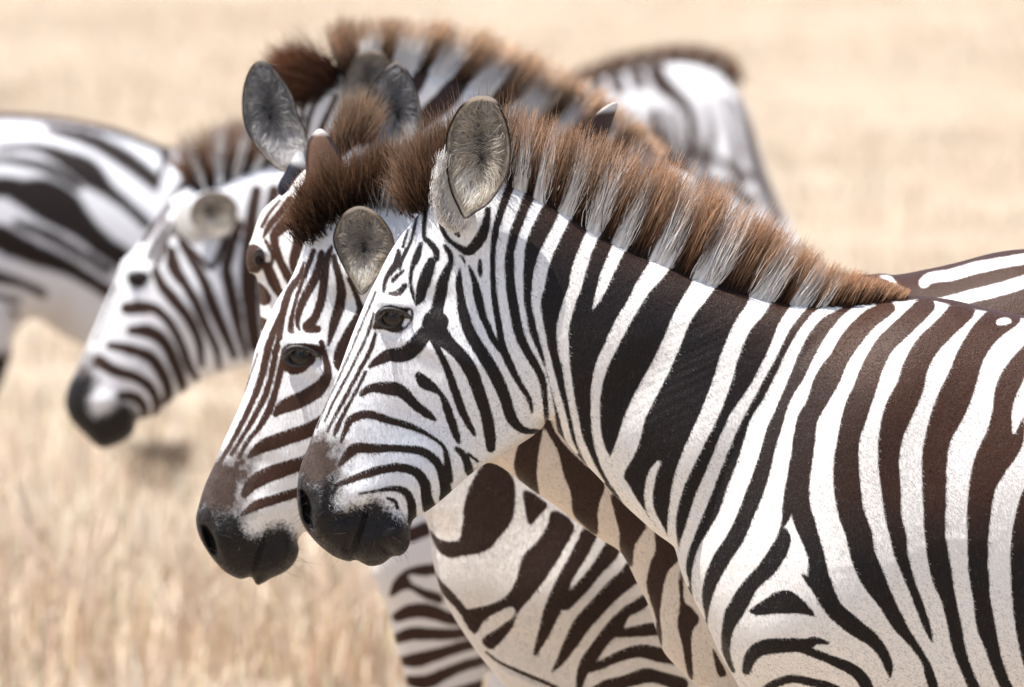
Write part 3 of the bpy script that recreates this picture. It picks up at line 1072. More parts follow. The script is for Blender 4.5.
def tussock(name, px, Y, w, h, label, dark):
    g = np.random.default_rng(int(px))
    n = 420
    x0, _ = world_pts(px, 300, Y)
    r = np.stack([x0 + g.normal(0, w * 0.3, n), Y + g.normal(0, w * 0.3, n), np.full(n, -0.03)], 1)
    d = g.normal(0, 0.45, (n, 2)) * h
    tp = r + np.stack([d[:, 0], d[:, 1], h * g.uniform(0.5, 1.1, n)], 1)
    a = g.uniform(0, 2 * np.pi, n)
    sx = np.stack([np.cos(a), np.sin(a), np.zeros(n)], 1) * 0.006
    V = np.stack([r - sx, r + sx, (r + tp) / 2 - sx + [0, 0, h * .1], (r + tp) / 2 + sx + [0, 0, h * .1], tp], 1).reshape(-1, 3)
    k = np.arange(n) * 5
    c = np.array([dark]) * g.uniform(0.6, 1.4, (n, 1))
    m = vcol_material("tussock_leaf", 0.8, 0.1, 0.2)
    ob = make_object(name, V, np.stack([k, k + 1, k + 3, k + 2], 1), np.stack([k + 2, k + 3, k + 4], 1), m, None,
                     dict(col=np.repeat(c, 5, 0)), origin=(float(x0), Y, 0))
    ob['label'] = label; ob['category'] = "grass tuft"


ground()
tussock("grass_tussock", 158, 37.5, 0.045, 0.13, "small dark grass tuft low on the plain below the chin of the leftmost zebra", (0.27, 0.215, 0.165))


# ================================================================ front zebra
def px4(x0, y0, rows, k=4.0):
    return [(x0 + r[0] / k, y0 + r[1] / k) + tuple(v for v in r[2:]) for r in rows]


A = Zebra("frontmost zebra with one upright ear, its neck and shoulder filling the right side", 20.0, 1000)
A_HEAD = [(432, 200), (424, 208), (409, 226), (398, 240), (388, 256), (379, 274), (370, 292), (363, 308), (352, 335), (340, 368),
          (328, 398), (317, 424), (309, 445), (301, 465), (297, 490), (299, 514), (306, 530), (320, 546), (335, 557), (349, 561.5),
          (356, 560), (369, 566), (382, 564), (392, 557), (402, 555), (409, 546), (411, 531), (413, 520), (424, 513), (438, 503),
          (455, 488), (472, 473), (490, 461), (507, 452), (522, 443), (535, 434), (546, 422), (550, 395), (547, 350), (540, 300), (530, 250),
          (512, 205), (485, 182), (458, 180)]
A_NECK = [(440, 186), (470, 176), (507, 174), (524, 183), (543, 194), (570, 210), (595, 226), (625, 244), (665, 260), (697, 275),
          (725, 284), (750, 291), (772, 297), (810, 302), (850, 301), (900, 298), (960, 320), (985, 420), (980, 540), (940, 640), (870, 700), (800, 715),
          (752, 702), (733, 676), (719, 652), (706, 622), (693, 598), (682, 574), (676, 552), (672, 545), (657, 534), (642, 521), (617, 498), (602, 481),
          (580, 458), (557, 431), (550, 420), (530, 425), (500, 420), (480, 350), (450, 260)]

A_neck_dark = [(531, 190), (524, 207), (515, 230), (510, 250), (509, 262), (511, 287), (515, 312), (520, 334), (530, 354), (541, 374), (545, 397), (547, 424),
               (552, 440), (600, 500), (670, 560), (695, 610), (705, 640), (722, 660), (727, 640), (727, 622), (741, 590), (757, 560), (775, 530), (792, 500), (791, 455),
               (795, 425), (803, 400), (815, 380), (830, 362), (845, 340), (868, 317), (888, 306), (860, 285), (800, 285), (740, 275), (690, 255), (640, 235), (590, 205), (545, 185)]

ops = [('D', A_neck_dark)]


def d_(*r): ops.append(('d', list(r)))
def w_(*r): ops.append(('w', list(r)))
def D_(*r): ops.append(('D', list(r)))


# white stripes of the neck, crest downwards
w_((542, 196, 12), (533, 212, 10), (521, 240, 10), (519, 262, 9), (519, 285, 8.5), (520, 300, 8), (526, 330, 7), (535, 352, 7), (544, 375, 7), (549, 402, 8), (552, 422, 8), (555, 436, 6), (560, 450, 4))
w_((567, 210, 13), (558, 228, 12), (546, 252, 13), (541, 268, 13), (538, 285, 12), (536, 300, 9), (540, 325, 7), (546, 350, 6), (553, 380, 7), (560, 405, 7), (565, 425, 7), (569, 440, 6), (576, 452, 4))
w_((597, 224, 14), (586, 247, 13), (578, 270, 14), (575, 285, 12), (569, 300, 12), (563, 322, 12), (563, 345, 11), (566, 365, 8), (570, 392, 7), (575, 417, 7), (579, 436, 7), (585, 452, 8), (593, 468, 7), (602, 482, 5))
w_((624, 236, 15), (615, 254, 13), (607, 271, 12), (601, 287, 9), (596, 299, 5), (593, 306, 2))
w_((668, 252, 22), (655, 270, 19), (643, 285, 16), (633, 302, 13), (622, 320, 14), (611, 342, 13), (601, 364, 12), (596, 387, 10), (595, 412, 9), (597, 434, 9), (602, 452, 11), (611, 470, 14), (622, 487, 15), (632, 503, 14), (645, 520, 11), (656, 533, 9), (670, 546, 6))
w_((713, 270, 23), (697, 292, 21), (683, 312, 18), (670, 342, 18), (660, 364, 19), (646, 390, 20), (634, 415, 20), (629, 434, 22), (623, 450, 21), (616, 466, 18), (616, 480, 14))
w_((767, 286, 24), (754, 308, 19), (741, 325, 17), (729, 352, 17), (723, 372, 18), (712, 402, 18), (699, 430, 17), (686, 458, 15), (678, 480, 12), (673, 503, 9), (671, 522, 8), (673, 545, 9), (678, 560, 6))
w_((658, 459, 4), (652, 470, 8), (648, 490, 8), (650, 508, 8), (658, 524, 7), (668, 540, 5), (672, 548, 4))
w_((812, 291, 14), (798, 306, 13), (785, 322, 12), (777, 338, 11), (769, 355, 10), (757, 377, 9), (747, 394, 10), (734, 415, 13), (722, 442, 13), (713, 465, 13), (702, 492, 14), (692, 520, 12), (684, 545, 10), (681, 565, 9), (686, 584, 6))
w_((838, 303, 9), (818, 313, 9), (803, 330, 10), (790, 353, 12), (780, 375, 13), (768, 400, 15), (757, 420, 18), (751, 440, 18), (744, 462, 18), (735, 485, 18), (727, 508, 17), (718, 526, 17), (706, 546, 16), (698, 570, 13), (697, 595, 9), (703, 618, 5))
w_((871, 303, 8), (850, 314, 10), (833, 332, 11), (819, 356, 13), (808, 378, 13), (795, 400, 14), (788, 425, 16), (781, 447, 16), (776, 470, 17), (770, 495, 21), (765, 515, 27), (754, 540, 26), (738, 562, 22), (724, 585, 18), (716, 610, 16), (716, 640, 14), (723, 662, 12), (734, 684, 10))
# between ear and neck
d_((510, 186, 9), (502, 207, 8), (496, 228, 7), (493, 250, 6), (493, 275, 6), (495, 300, 6.5), (499, 322, 7), (502, 343, 8), (510, 362, 8), (520, 382, 6), (529, 397, 5.5), (532, 411, 3))
d_((531, 188, 10), (524, 207, 10), (515, 230, 10), (510, 250, 9), (509, 262, 9), (511, 287, 10), (515, 312, 10), (520, 334, 10), (530, 354, 9), (541, 374, 8), (545, 397, 6), (546, 412, 5), (547, 424, 4))
# ring at the ear base
d_((488, 208, 6), (486, 222, 9), (480, 237, 12), (469, 249, 10), (457, 244, 6), (447, 236, 5), (442, 226, 5), (440, 216, 4))
d_((452, 222, 3), (457, 231, 6), (459, 234, 3))
d_((480, 258, 3), (480, 268, 5), (481, 275, 2))
d_((461, 254, 3), (465, 260, 3))
d_((469, 264, 2), (474, 277, 6), (478, 293, 9), (482, 311, 8), (487, 322, 7), (492, 334, 7), (500, 346, 7))
d_((460, 267, 2.5), (459, 281, 7), (461, 296, 9), (464, 312, 11), (470, 330, 12), (482, 350, 13), (495, 372, 13), (505, 395, 12), (511, 415, 11), (522, 428, 8), (538, 431, 5))
d_((445, 244, 4), (450, 252, 6), (451, 260, 6), (448, 267, 8), (443, 281, 12), (440, 296, 13), (437, 309, 14), (434, 322, 24), (440, 332, 20), (452, 344, 14), (462, 354, 14), (472, 370, 14), (480, 392, 13), (487, 415, 12), (490, 434, 12), (491, 447, 9))
d_((438, 320, 22), (424, 333, 16), (415, 344, 17), (404, 352, 16), (390, 353, 13), (378, 359, 9), (370, 365, 4))
d_((430, 332, 6), (440, 350, 7), (449, 370, 8), (456, 391, 9), (464, 412, 8), (472, 427, 6), (475, 433, 3))
d_((419, 373, 8), (425, 380, 13), (432, 384, 10), (441, 391, 5), (446, 402, 8), (451, 417, 9), (456, 432, 8), (459, 440, 4))
d_((362, 392, 6), (372, 386, 9), (390, 386, 14), (402, 389, 13), (415, 402, 10), (427, 411, 9), (435, 417, 4))
d_((341, 440, 3), (346, 428, 6), (352, 417, 8), (368, 412, 9), (390, 418, 8), (410, 424, 7), (424, 430, 5), (437, 438, 4), (445, 447, 5), (448, 467, 8), (449, 478, 9))
d_((340, 463, 5), (348, 453, 10), (356, 446, 11), (372, 446, 10), (397, 446, 8), (422, 449, 9), (437, 460, 9), (443, 475, 10), (446, 490, 12), (444, 498, 10))
d_((337, 483, 4), (345, 480, 6), (355, 476, 7), (375, 469, 9), (397, 465, 9), (415, 469, 10), (425, 482, 11), (427, 497, 12), (430, 508, 14))
d_((360, 491, 3), (372, 489, 3), (395, 486, 6), (407, 491, 8), (412, 505, 9), (412, 520, 9))
d_((388, 496, 3), (395, 499, 4), (398, 506, 4))
d_((457, 446, 5), (465, 455, 8), (469, 468, 9), (470, 474, 6))
d_((468, 452, 4), (478, 460, 3))
# forehead
d_((426, 205, 5), (424, 234, 5), (429, 240, 6), (436, 249, 7), (437, 257, 6))
d_((417, 214, 4), (414, 230, 4), (410, 243, 4), (402, 258, 5), (400, 268, 3))
d_((408, 230, 3), (403, 246, 4))
d_((399, 250, 5), (397, 262, 8), (392, 269, 7), (386, 278, 5), (384, 290, 4))
d_((404, 269, 3), (395, 277, 5), (392, 281, 3))
d_((405, 284, 6), (399, 291, 7), (390, 292, 4))
d_((421, 243, 5), (417, 255, 8), (412, 268, 5), (411, 281, 4), (413, 293, 4), (415, 301, 2))
d_((432, 260, 9), (427, 273, 13), (423, 285, 12), (420, 296, 10), (417, 303, 3))
# bridge of the nose
d_((376, 291, 3), (367, 312, 2.6), (353, 345, 2.4), (340, 375, 2.4), (327, 402, 2.4), (317, 427, 2.6))
d_((374, 312, 3), (369, 330, 3.6), (360, 350, 3.6), (348, 374, 3.6), (336, 396, 3.2), (325, 420, 3))
d_((376, 332, 4), (370, 350, 5), (357, 374, 4.6), (345, 397, 4.4), (334, 417, 3.6), (328, 430, 3))
d_((366, 370, 4), (355, 392, 4), (344, 412, 4.6), (337, 427, 5.5), (335, 434, 3))
# eye surround
D_((376, 316), (380, 307), (390, 303), (400, 305), (411, 306), (413, 314), (407, 324), (396, 331), (384, 328), (373, 327))
w_((410, 310, 3), (408, 318, 5), (404, 323, 3))
w_((376, 303, 4), (384, 298, 7), (395, 298, 6), (401, 300, 3))
d_((412, 308, 2), (413, 315, 3), (408, 323, 2.5), (400, 330, 3))
# chest and shoulder
d_((782, 524, 8), (780, 536, 16), (767, 558, 18), (751, 577, 13), (742, 593, 14), (733, 606, 18), (727, 622, 12), (725, 640, 9), (727, 655, 7), (733, 670, 4))
D_((747, 604), (762, 592), (775, 583), (787, 582), (797, 588), (806, 597), (812, 607), (800, 605), (785, 605), (770, 606), (757, 608))
d_((745, 667, 8), (750, 650, 13), (762, 640, 16), (785, 637, 15), (803, 636, 13), (812, 632, 9), (825, 634, 3))
d_((800, 640, 10), (820, 648, 9), (837, 655, 11), (852, 663, 12), (862, 675, 13), (867, 692, 13), (866, 712, 12))
d_((757, 694, 10), (772, 679, 9), (790, 672, 9), (810, 675, 9), (827, 679, 9), (842, 688, 8), (850, 705, 8))
d_((770, 712, 9), (795, 700, 9), (820, 702, 9), (836, 716, 9))
# dark stripes of shoulder and flank
d_((888, 306, 12), (868, 317, 18), (854, 332, 18), (839, 352, 18), (825, 375, 24), (813, 400, 19), (805, 415, 20), (801, 440, 22), (797, 475, 20), (798, 500, 20), (802, 515, 21), (808, 532, 18), (814, 552, 17), (816, 570, 22), (829, 597, 18), (848, 615, 18), (868, 630, 14), (880, 645, 11), (886, 660, 8), (887, 669, 2))
d_((800, 566, 3), (808, 574, 8), (818, 582, 12))
d_((925, 303, 18), (903, 322, 19), (883, 340, 19), (870, 362, 21), (861, 385, 23), (853, 405, 25), (846, 430, 22), (843, 455, 25), (844, 480, 27), (848, 505, 26), (855, 525, 26), (859, 545, 25), (868, 567, 25), (881, 590, 18), (895, 615, 14), (908, 633, 9), (921, 652, 7), (926, 666, 10), (933, 690, 10), (940, 715, 9))
d_((962, 307, 24), (942, 325, 22), (924, 342, 24), (912, 362, 25), (907, 380, 27), (895, 405, 29), (887, 430, 24), (885, 455, 21), (887, 480, 20), (889, 505, 17), (894, 528, 16), (897, 545, 14), (904, 567, 10), (913, 590, 9), (922, 615, 8), (928, 632, 3))
d_((1008, 312, 26), (985, 327, 27), (968, 350, 27), (958, 375, 30), (947, 400, 33), (934, 430, 26), (930, 455, 25), (930, 480, 24), (930, 505, 22), (931, 530, 21), (937, 565, 21), (944, 590, 15), (950, 615, 14), (955, 640, 13), (964, 665, 11), (975, 690, 12), (985, 715, 12))
d_((884, 297, 9), (925, 294, 10), (958, 301, 9), (1000, 309, 8), (1045, 318, 8))
w_((997, 320, 5), (1003, 319, 6), (1008, 319, 3))
d_((1038, 345, 30), (1012, 368, 24), (1003, 385, 24), (1003, 405, 30), (1000, 430, 38), (986, 455, 34), (977, 480, 26), (974, 505, 24), (973, 530, 21), (973, 550, 20), (974, 565, 20), (977, 590, 17), (981, 615, 19), (988, 640, 14), (996, 665, 12), (1006, 687, 12), (1018, 712, 11))
w_((1032, 372, 20), (1020, 392, 16), (1014, 405, 13), (1009, 425, 3))
d_((1052, 450, 40), (1042, 475, 38), (1034, 500, 44), (1027, 530, 42), (1025, 560, 40), (1027, 600, 38), (1032, 640, 34), (1044, 690, 28))
ops_auto = [('auto', 1, 1062, 62, -0.12, 11)]
A_ops = ops + ops_auto

MZ_A = [(291, 470), (312, 483), (324, 478), (335, 474), (338, 488), (336, 500), (344, 507), (356, 503), (366, 502), (374, 497), (384, 502), (394, 511), (404, 518), (412, 523), (418, 535), (416, 552), (400, 566), (370, 574), (340, 568), (305, 545), (289, 505)]
NZ_A = [(282, 470), (292, 444), (306, 426), (326, 430), (336, 440), (343, 456), (342, 478), (332, 492), (312, 494), (297, 488)]






def neck_relief(x, y):
    """fine skin creases running across the neck, shallow muscle hollows on neck and shoulder"""
    a = x * 0.52 + y * 0.85 + 5 * np.sin(x / 31.0) + 3 * np.sin(y / 17.0 + x / 60.0)
    m = np.exp(-(((x - 665) / 85) ** 2 + ((y - 365) / 75) ** 2))
    cr = 0.42 * np.sin(a / 1.15) * (0.5 + 0.5 * np.sin(x / 23.0 + y / 41.0)) + 0.8 * np.sin(a / 4.1 + 1.0) * (0.5 + 0.5 * np.sin(x / 37.0 - y / 29.0))
    b = 2.2 * np.sin(x / 41.0 + 1.3 * np.sin(y / 67.0)) * np.sin(y / 57.0 + 0.7) * smooth01(x, 560, 640)
    return 0.45 * m * cr + b


gx, gy = grid(280, 1640, 1.5, 165, 770, 285, 1060, 165, 720)
A.body([dict(poly=A_HEAD, k=0.86, screen=48, step=4.0), dict(poly=A_NECK, k=0.66, screen=110), dict(poly=TRUNK, k=0.98, screen=150, step=7.0)],
       A_ops, gx, gy,
       bumps=[(392, 300, 22, 7, 8, 8), (394, 316, 15, 10, 0, 3), (480, 360, 45, 55, 20, 10), (418, 340, 55, 9, 22, 5), (350, 400, 40, 7, 62, 3),
              (325, 520, 22, 26, 0, 6), (375, 543, 22, 17, -10, 10), (332, 530, 14, 24, -10, 7), (398, 530, 12, 14, 0, 8), (320, 505, 6, 24, 3, 9), (347, 545, 3, 10, 20, -6), (388, 550, 4, 10, -30, -6), (350, 512, 26, 5, -25, -5), (360, 490, 22, 12, -15, 5), (310, 490, 7, 22, 5, 5), (392, 535, 16, 16, 0, 4),
              (470, 215, 22, 26, 0, 12), (410, 425, 30, 30, 0, -5), (350, 455, 20, 14, 0, -3), (437, 300, 18, 14, 0, -6), (392, 332, 20, 4, 5, -3),
              (810, 600, 90, 90, 0, 22), (700, 440, 60, 40, -50, 10), (640, 380, 50, 28, -50, -8), (760, 640, 40, 40, 0, 8), (930, 620, 60, 70, 0, -10),
              (860, 400, 60, 110, 15, 10)],
       grooves=[([(366, 511, 2), (362, 525, 2), (355, 545, 2.4), (351, 556, 3), (350, 564, 3)], 7),
                ([(302, 491, 3), (305, 498, 7), (307, 508, 8), (308, 518, 6), (312, 527, 2)], 28),
                ([(338, 486, 2), (334, 498, 3), (335, 508, 2)], 3),
                ([(380, 505, 2), (372, 512, 2), (366, 513, 2)], 2.0)],
       muzzle=[MZ_A], nose=[NZ_A],
       brown=lambda x, y: np.clip(smooth01(x, 700, 960) * (1 - smooth01(y, 470, 560)) * 0.95 + 0.45 * (1 - smooth01(y - (x - 500) * 0.45, 175, 250)) * (x > 500) + 0.55 * (1 - smooth01(x, 350, 420)) * (y < 480), 0, 1),
       dust=lambda x, y: np.clip(1 - np.abs(y - (455 - 0.62 * (x - 500))) / 12, 0, 1) * (x > 470) * (x < 560) * 0.8 + 0.25 * smooth01(y, 600, 760),
       fleck=lambda x, y: 0.75 * np.exp(-(((x - 425) / 60) ** 2 + ((y - 450) / 45) ** 2)) + 0.45 * (1 - smooth01(x, 520, 580)),
       legs=ground_fit(LEGS, 20.0, 0), relief=neck_relief)
A.bare.append([(374, 322), (380, 302), (400, 300), (414, 308), (410, 324), (394, 332)])
A.coat(150000, (300, 180, 1030, 690), lambda x, y: (np.where(x < 520, 0.35, 0.75), np.where(x < 520, 0.75, 0.65)))
A_crest = [(500, 176, 10, -60), (524, 184, 12, -68), (545, 196, 18, -72), (570, 211, 25, -76), (596, 227, 32, -80), (625, 244, 36, -80), (660, 259, 38, -80), (697, 275, 38, -76),
           (725, 284, 37, -68), (755, 292, 34, -58), (785, 299, 28, -46), (815, 303, 22, -36), (845, 303, 17, -27), (872, 300, 12, -19), (893, 297, 8, -11), (905, 297, 5, -6)]
A.mane(A_crest, 15000, thick=0.030, wid=0.0013, seed=21, inset=7, xwhite=826)
A.tuft("forelock", [(414, 206, -14, -24), (420, 196, -12, -38), (430, 188, -8, -44), (445, 180, -2, -50), (470, 176, 2, -56), (500, 176, 8, -60)], 5200, 1.0, 6,
       ((0.02, 0.012, 0.009), (0.20, 0.11, 0.065), (0.46, 0.31, 0.21)), wid=0.0012, dy=0.0, dth=0.035, jl=0.22)
A_EAR = [(446, 137), (450, 122), (459, 106), (469, 97), (482, 93), (495, 97), (503, 110), (508, 123), (511, 141), (510, 163), (503, 181), (490, 200), (476, 210), (465, 216), (458, 205), (450, 186), (446, 162)]
A.ear(A_EAR, -0.105, cup=0.03, rim=3.2, inner=((0.62, 0.54, 0.44), (0.06, 0.055, 0.052)), dark_c=(482, 150, 9, 34), tipwhite=103, hair=1300, hairlen=20, root=None, lean=0.0)


def ear_shell(z, rows, dy, colf=None, depth=0.75, name="ear_back"):
    """the rolled outer side of an ear running down to its root on the skull: rows of x, y, width"""
    Ar = catmull(rows, 6, closed=False)
    Pw = z.P(Ar[:, 0], Ar[:, 1], np.interp(np.linspace(0, 1, len(Ar)), [0, 1], dy if isinstance(dy, tuple) else (dy, dy)))
    V, F, T = tube_pts(Pw, np.stack([Ar[:, 2], Ar[:, 2] * depth], 1) / 2 / z.s, n=20)
    ly = np.concatenate([np.repeat(Ar[:, 1], 20), [Ar[0, 1], Ar[-1, 1]]])
    C = np.tile(np.array([[0.72, 0.70, 0.67]]), (len(V), 1)) if colf is None else colf(ly)
    return make_object(name, V, F, T, M_EAR, z.e, dict(col=C))


ear_shell(A, [(448, 138, 3), (446, 160, 10), (447, 180, 24), (451, 200, 36), (456, 214, 38), (460, 226, 24), (462, 234, 10)], (-0.092, -0.05))
A.tuft("ear_back_hair", [(444, 158, 1, -7), (440, 172, 1, -8), (438, 186, 2, -8), (437, 200, 2, -8), (443, 214, 2, -8), (452, 224, 2, -8), (462, 226, 2, -8)], 1600, 1.0, 3.0, ((0.72, 0.70, 0.68), (0.74, 0.72, 0.70), (0.78, 0.76, 0.74)), wid=0.0008, dy=-0.098, dth=0.012)
A.eye(394, 316, 15, 8.5, ang=4)
A.whiskers([(335, 545, 16, 8, -0.5, 0.85, 16), (375, 556, 14, 6, 0.1, 1, 16), (400, 545, 7, 7, 0.7, 0.7, 16), (320, 525, 10, 14, -0.9, 0.4, 12), (300, 515, 3, 12, -1, 0.2, 12)], n=18)
tail(A, 1600, 425, 1.0)

# ================================================================ second zebra, head just behind the first
ops = []
B = Zebra("zebra second from the front, brown browed head and muzzle just left of the frontmost head", 20.62, 870)
B_HEAD = [(330, 205), (315, 222), (304, 245), (297, 265), (289, 282), (277, 300), (265, 325), (256, 348), (250, 372), (240, 405), (222, 445), (214, 465), (205, 485), (198, 508),
          (196, 522), (200, 538), (210, 555), (224, 571), (240, 579), (251, 577), (258, 585), (272, 578), (285, 572), (295, 562), (299, 550), (298, 540), (306, 531), (330, 520),
          (370, 500), (410, 478), (440, 455), (455, 420), (450, 350), (440, 290), (420, 240), (390, 215), (355, 200)]
B_NECK = [(340, 205), (380, 185), (420, 182), (500, 205), (600, 235), (700, 262), (780, 277), (855, 276), (893, 275), (950, 300), (960, 400), (930, 560), (850, 700), (780, 720),
          (722, 712), (705, 690), (695, 684), (680, 670), (664, 652), (656, 630), (648, 604), (638, 585), (627, 562), (618, 550), (602, 540), (580, 525), (557, 507), (532, 490), (515, 477), (492, 463), (460, 465), (420, 440), (380, 330)]
B_TR = [(780, 285), (855, 275), (893, 275), (923, 270), (955, 263), (993, 253), (1024, 249), (1080, 246), (1180, 250), (1300, 262), (1400, 290), (1450, 340), (1470, 420),
        (1460, 520), (1430, 600), (1390, 650), (1320, 668), (1220, 665), (1100, 690), (960, 702), (860, 700), (780, 700), (720, 670), (690, 600), (680, 500), (720, 380)]
ops = []
d_((304, 262, 3), (300, 275, 6), (290, 290, 8), (283, 312, 8), (279, 340, 7), (275, 352, 7))
d_((314, 250, 6), (302, 282, 5), (295, 304, 4), (291, 326, 7), (295, 333, 4))
d_((322, 252, 7), (316, 276, 9), (304, 298, 9), (298, 318, 6), (300, 328, 3))
d_((332, 245, 4), (326, 262, 9), (323, 292, 9), (316, 315, 9), (308, 325, 11), (318, 327, 8))
d_((334, 255, 6), (341, 282, 9), (341, 300, 11), (335, 320, 10), (329, 342, 4))
d_((350, 277, 5), (357, 295, 6), (361, 310, 9), (352, 328, 12), (342, 348, 13), (340, 360, 12), (343, 368, 7))
d_((322, 340, 6), (326, 356, 7), (328, 372, 10), (318, 387, 15), (300, 398, 16), (285, 404, 14), (276, 412, 6))
d_((345, 395, 12), (335, 410, 14), (315, 425, 15), (297, 432, 15), (277, 439, 15), (262, 445, 13), (250, 454, 5))
d_((340, 440, 14), (322, 452, 14), (305, 460, 14), (290, 465, 15), (270, 472, 16), (254, 481, 14), (245, 492, 8))
d_((330, 478, 10), (310, 487, 10), (295, 491, 10), (275, 497, 10), (257, 503, 10), (243, 512, 4))
d_((258, 352, 2.2), (250, 376, 2.2), (240, 402, 2.2), (222, 440, 2.4), (214, 458, 2.4))
d_((284, 305, 4), (270, 342, 8), (264, 368, 8), (255, 395, 7), (243, 421, 6), (230, 445, 5), (218, 465, 5))
d_((276, 352, 6), (268, 388, 7), (255, 415, 6), (242, 437, 5), (232, 453, 4))
d_((284, 356, 8), (278, 382, 7), (270, 407, 8), (260, 425, 6), (248, 440, 5), (240, 455, 5))
D_((280, 358), (284, 345), (296, 341), (312, 341), (323, 346), (321, 358), (308, 368), (294, 373), (284, 368))
w_((283, 341, 5), (292, 336, 8), (304, 336, 7), (313, 339, 4))
w_((318, 352, 3), (318, 360, 4), (309, 368, 3))
# neck
d_((540, 400, 12), (536, 420, 16), (528, 447, 22), (526, 470, 22), (536, 494, 7))
D_((545, 400), (556, 430), (580, 457), (604, 478), (598, 505), (597, 534), (582, 524), (573, 512), (570, 490), (562, 467), (557, 447), (540, 415))
D_((612, 490), (645, 518), (635, 542), (631, 567), (620, 550), (619, 530), (614, 510))
D_((655, 520), (680, 548), (667, 570), (662, 592), (660, 612), (662, 640), (660, 652), (654, 640), (656, 620), (650, 600), (646, 580), (650, 560), (655, 545))
D_((680, 565), (683, 580), (684, 598), (692, 605), (699, 616), (692, 628), (691, 645), (693, 678), (687, 672), (682, 645), (677, 622), (679, 600), (678, 577))
D_((712, 645), (720, 658), (726, 672), (718, 674), (714, 660))
# back and croup
D_((850, 255), (1060, 235), (1060, 330), (850, 330))
w_((880, 276, 2), (890, 278, 4), (897, 288, 4))
w_((922, 281, 9), (930, 276, 9), (950, 273, 10), (975, 266, 10), (1005, 260, 9), (1045, 254, 9), (1062, 252, 9))
w_((920, 302, 6), (945, 298, 10), (975, 291, 12), (1000, 285, 12), (1030, 276, 12), (1062, 268, 12))
ops.append(('auto', 1, 1060, 58, 0.55, 10))
MZ_B = [(190, 512), (206, 505), (222, 508), (238, 512), (243, 522), (252, 534), (262, 530), (272, 524), (283, 522), (292, 530), (300, 540), (306, 550), (300, 590), (210, 590), (188, 530)]
NZ_B = [(180, 510), (190, 480), (204, 452), (226, 452), (242, 448), (253, 454), (254, 470), (248, 490), (244, 516), (215, 516)]
gx, gy = grid(188, 1490, 1.6, 175, 745, 190, 520, 175, 745, coarse=2.6)
B.body([dict(poly=B_HEAD, k=0.86, screen=46, step=4.0), dict(poly=B_NECK, k=0.66, screen=105), dict(poly=B_TR, k=0.95, screen=140, step=7.0)],
       ops, gx, gy,
       bumps=[(302, 340, 22, 7, 8, 8), (303, 354, 15, 10, 0, 3), (325, 370, 55, 9, 22, 4), (262, 425, 40, 7, 62, 3), (225, 540, 20, 24, 0, 8), (218, 528, 6, 22, -15, 8), (290, 545, 10, 14, 0, 8),
              (275, 560, 22, 14, -20, 5), (262, 508, 20, 12, -15, 5), (208, 500, 7, 22, 5, 5), (262, 462, 18, 12, 0, -3), (345, 400, 40, 50, 10, 8), (348, 300, 18, 16, 0, -6), (350, 268, 20, 20, 0, 8)],
       grooves=[([(268, 528, 2), (262, 546, 2), (256, 565, 2.4), (251, 580, 3)], 6), ([(205, 527, 3), (210, 538, 8), (214, 550, 6)], 24)],
       muzzle=[MZ_B], nose=[NZ_B],
       brown=lambda x, y: np.clip(0.55 + 0.3 * (x < 320) + 0.4 * (x > 820), 0, 1),
       dust=lambda x, y: 0.55 * (x > 470) * (x < 760) + 0.2 * np.exp(-(((x - 300) / 20) ** 2 + ((y - 520) / 20) ** 2)),  # tan tint over the whites of the neck strip
       fleck=lambda x, y: 0.35 * (x < 480),
       legs=xlegs(765, 275, 0.97, 20.62))
B.bare.append([(280, 358), (284, 345), (296, 338), (312, 338), (323, 346), (321, 360), (308, 370), (294, 375)])
B.coat(62000, (195, 240, 745, 690), lambda x, y: (0.3 + 0 * x, 0.8 + 0 * x))
B.tuft("forelock", [(308, 234, -10, -16), (318, 222, -12, -28), (332, 212, -12, -32), (350, 204, -4, -36), (372, 196, 2, -38), (395, 190, 6, -38), (420, 186, 6, -30)], 7500, 1.0, 7,
       ((0.012, 0.008, 0.006), (0.06, 0.030, 0.018), (0.38, 0.22, 0.13)), wid=0.0013, dy=-0.005, dth=0.045, jl=0.22)
B.tuft("mane", [(385, 205, 0, -26), (400, 206, -3, -26), (420, 200, 0, -24)], 500, 1.0, 6, ((0.2, 0.19, 0.19), (0.45, 0.42, 0.40), (0.5, 0.45, 0.4)), wid=0.0013, dy=-0.03, dth=0.04)
B_EAR = [(334, 240), (335, 228), (341, 215), (351, 206), (363, 203.5), (377, 210), (388, 222), (395, 238), (393, 254), (384, 265), (374, 280), (362, 292), (350, 275), (340, 256)]
B.ear(B_EAR, -0.102, cup=0.028, rim=2.4, inner=((0.62, 0.52, 0.40), (0.06, 0.05, 0.045)), dark_c=(364, 243, 10, 20), tipwhite=214, hair=1100, hairlen=15)
ear_shell(B, [(336, 236, 3), (338, 250, 9), (346, 266, 22), (354, 280, 28), (360, 292, 22), (363, 300, 8)], (-0.048, -0.03))
fe = B.ear([(305, 195), (305, 175), (305, 158), (307, 144), (313, 134), (320, 130), (328, 136), (335, 146), (342, 160), (346, 175), (344, 195)], 0.062, cup=0.02, rim=4.0,
           inner=((0.16, 0.09, 0.06), (0.16, 0.09, 0.06)), rimcol=(0.05, 0.03, 0.025), back=True, hair=0, tipwhite=138)
fe['label'] = "far ear seen from behind, brown with a white tip"
B.eye(302, 354, 15.5, 9, ang=3)
B.whiskers([(230, 560, 16, 8, -0.5, 0.85, 16), (214, 535, 8, 14, 0.9, 0.4, 26)], n=18, seed=14)
B.whiskers([(275, 566, 14, 6, 0.3, 1, 18), (294, 550, 5, 8, 1, 0.35, 26)], n=18, seed=15)
tail(B, 1462, 350, 1.0)

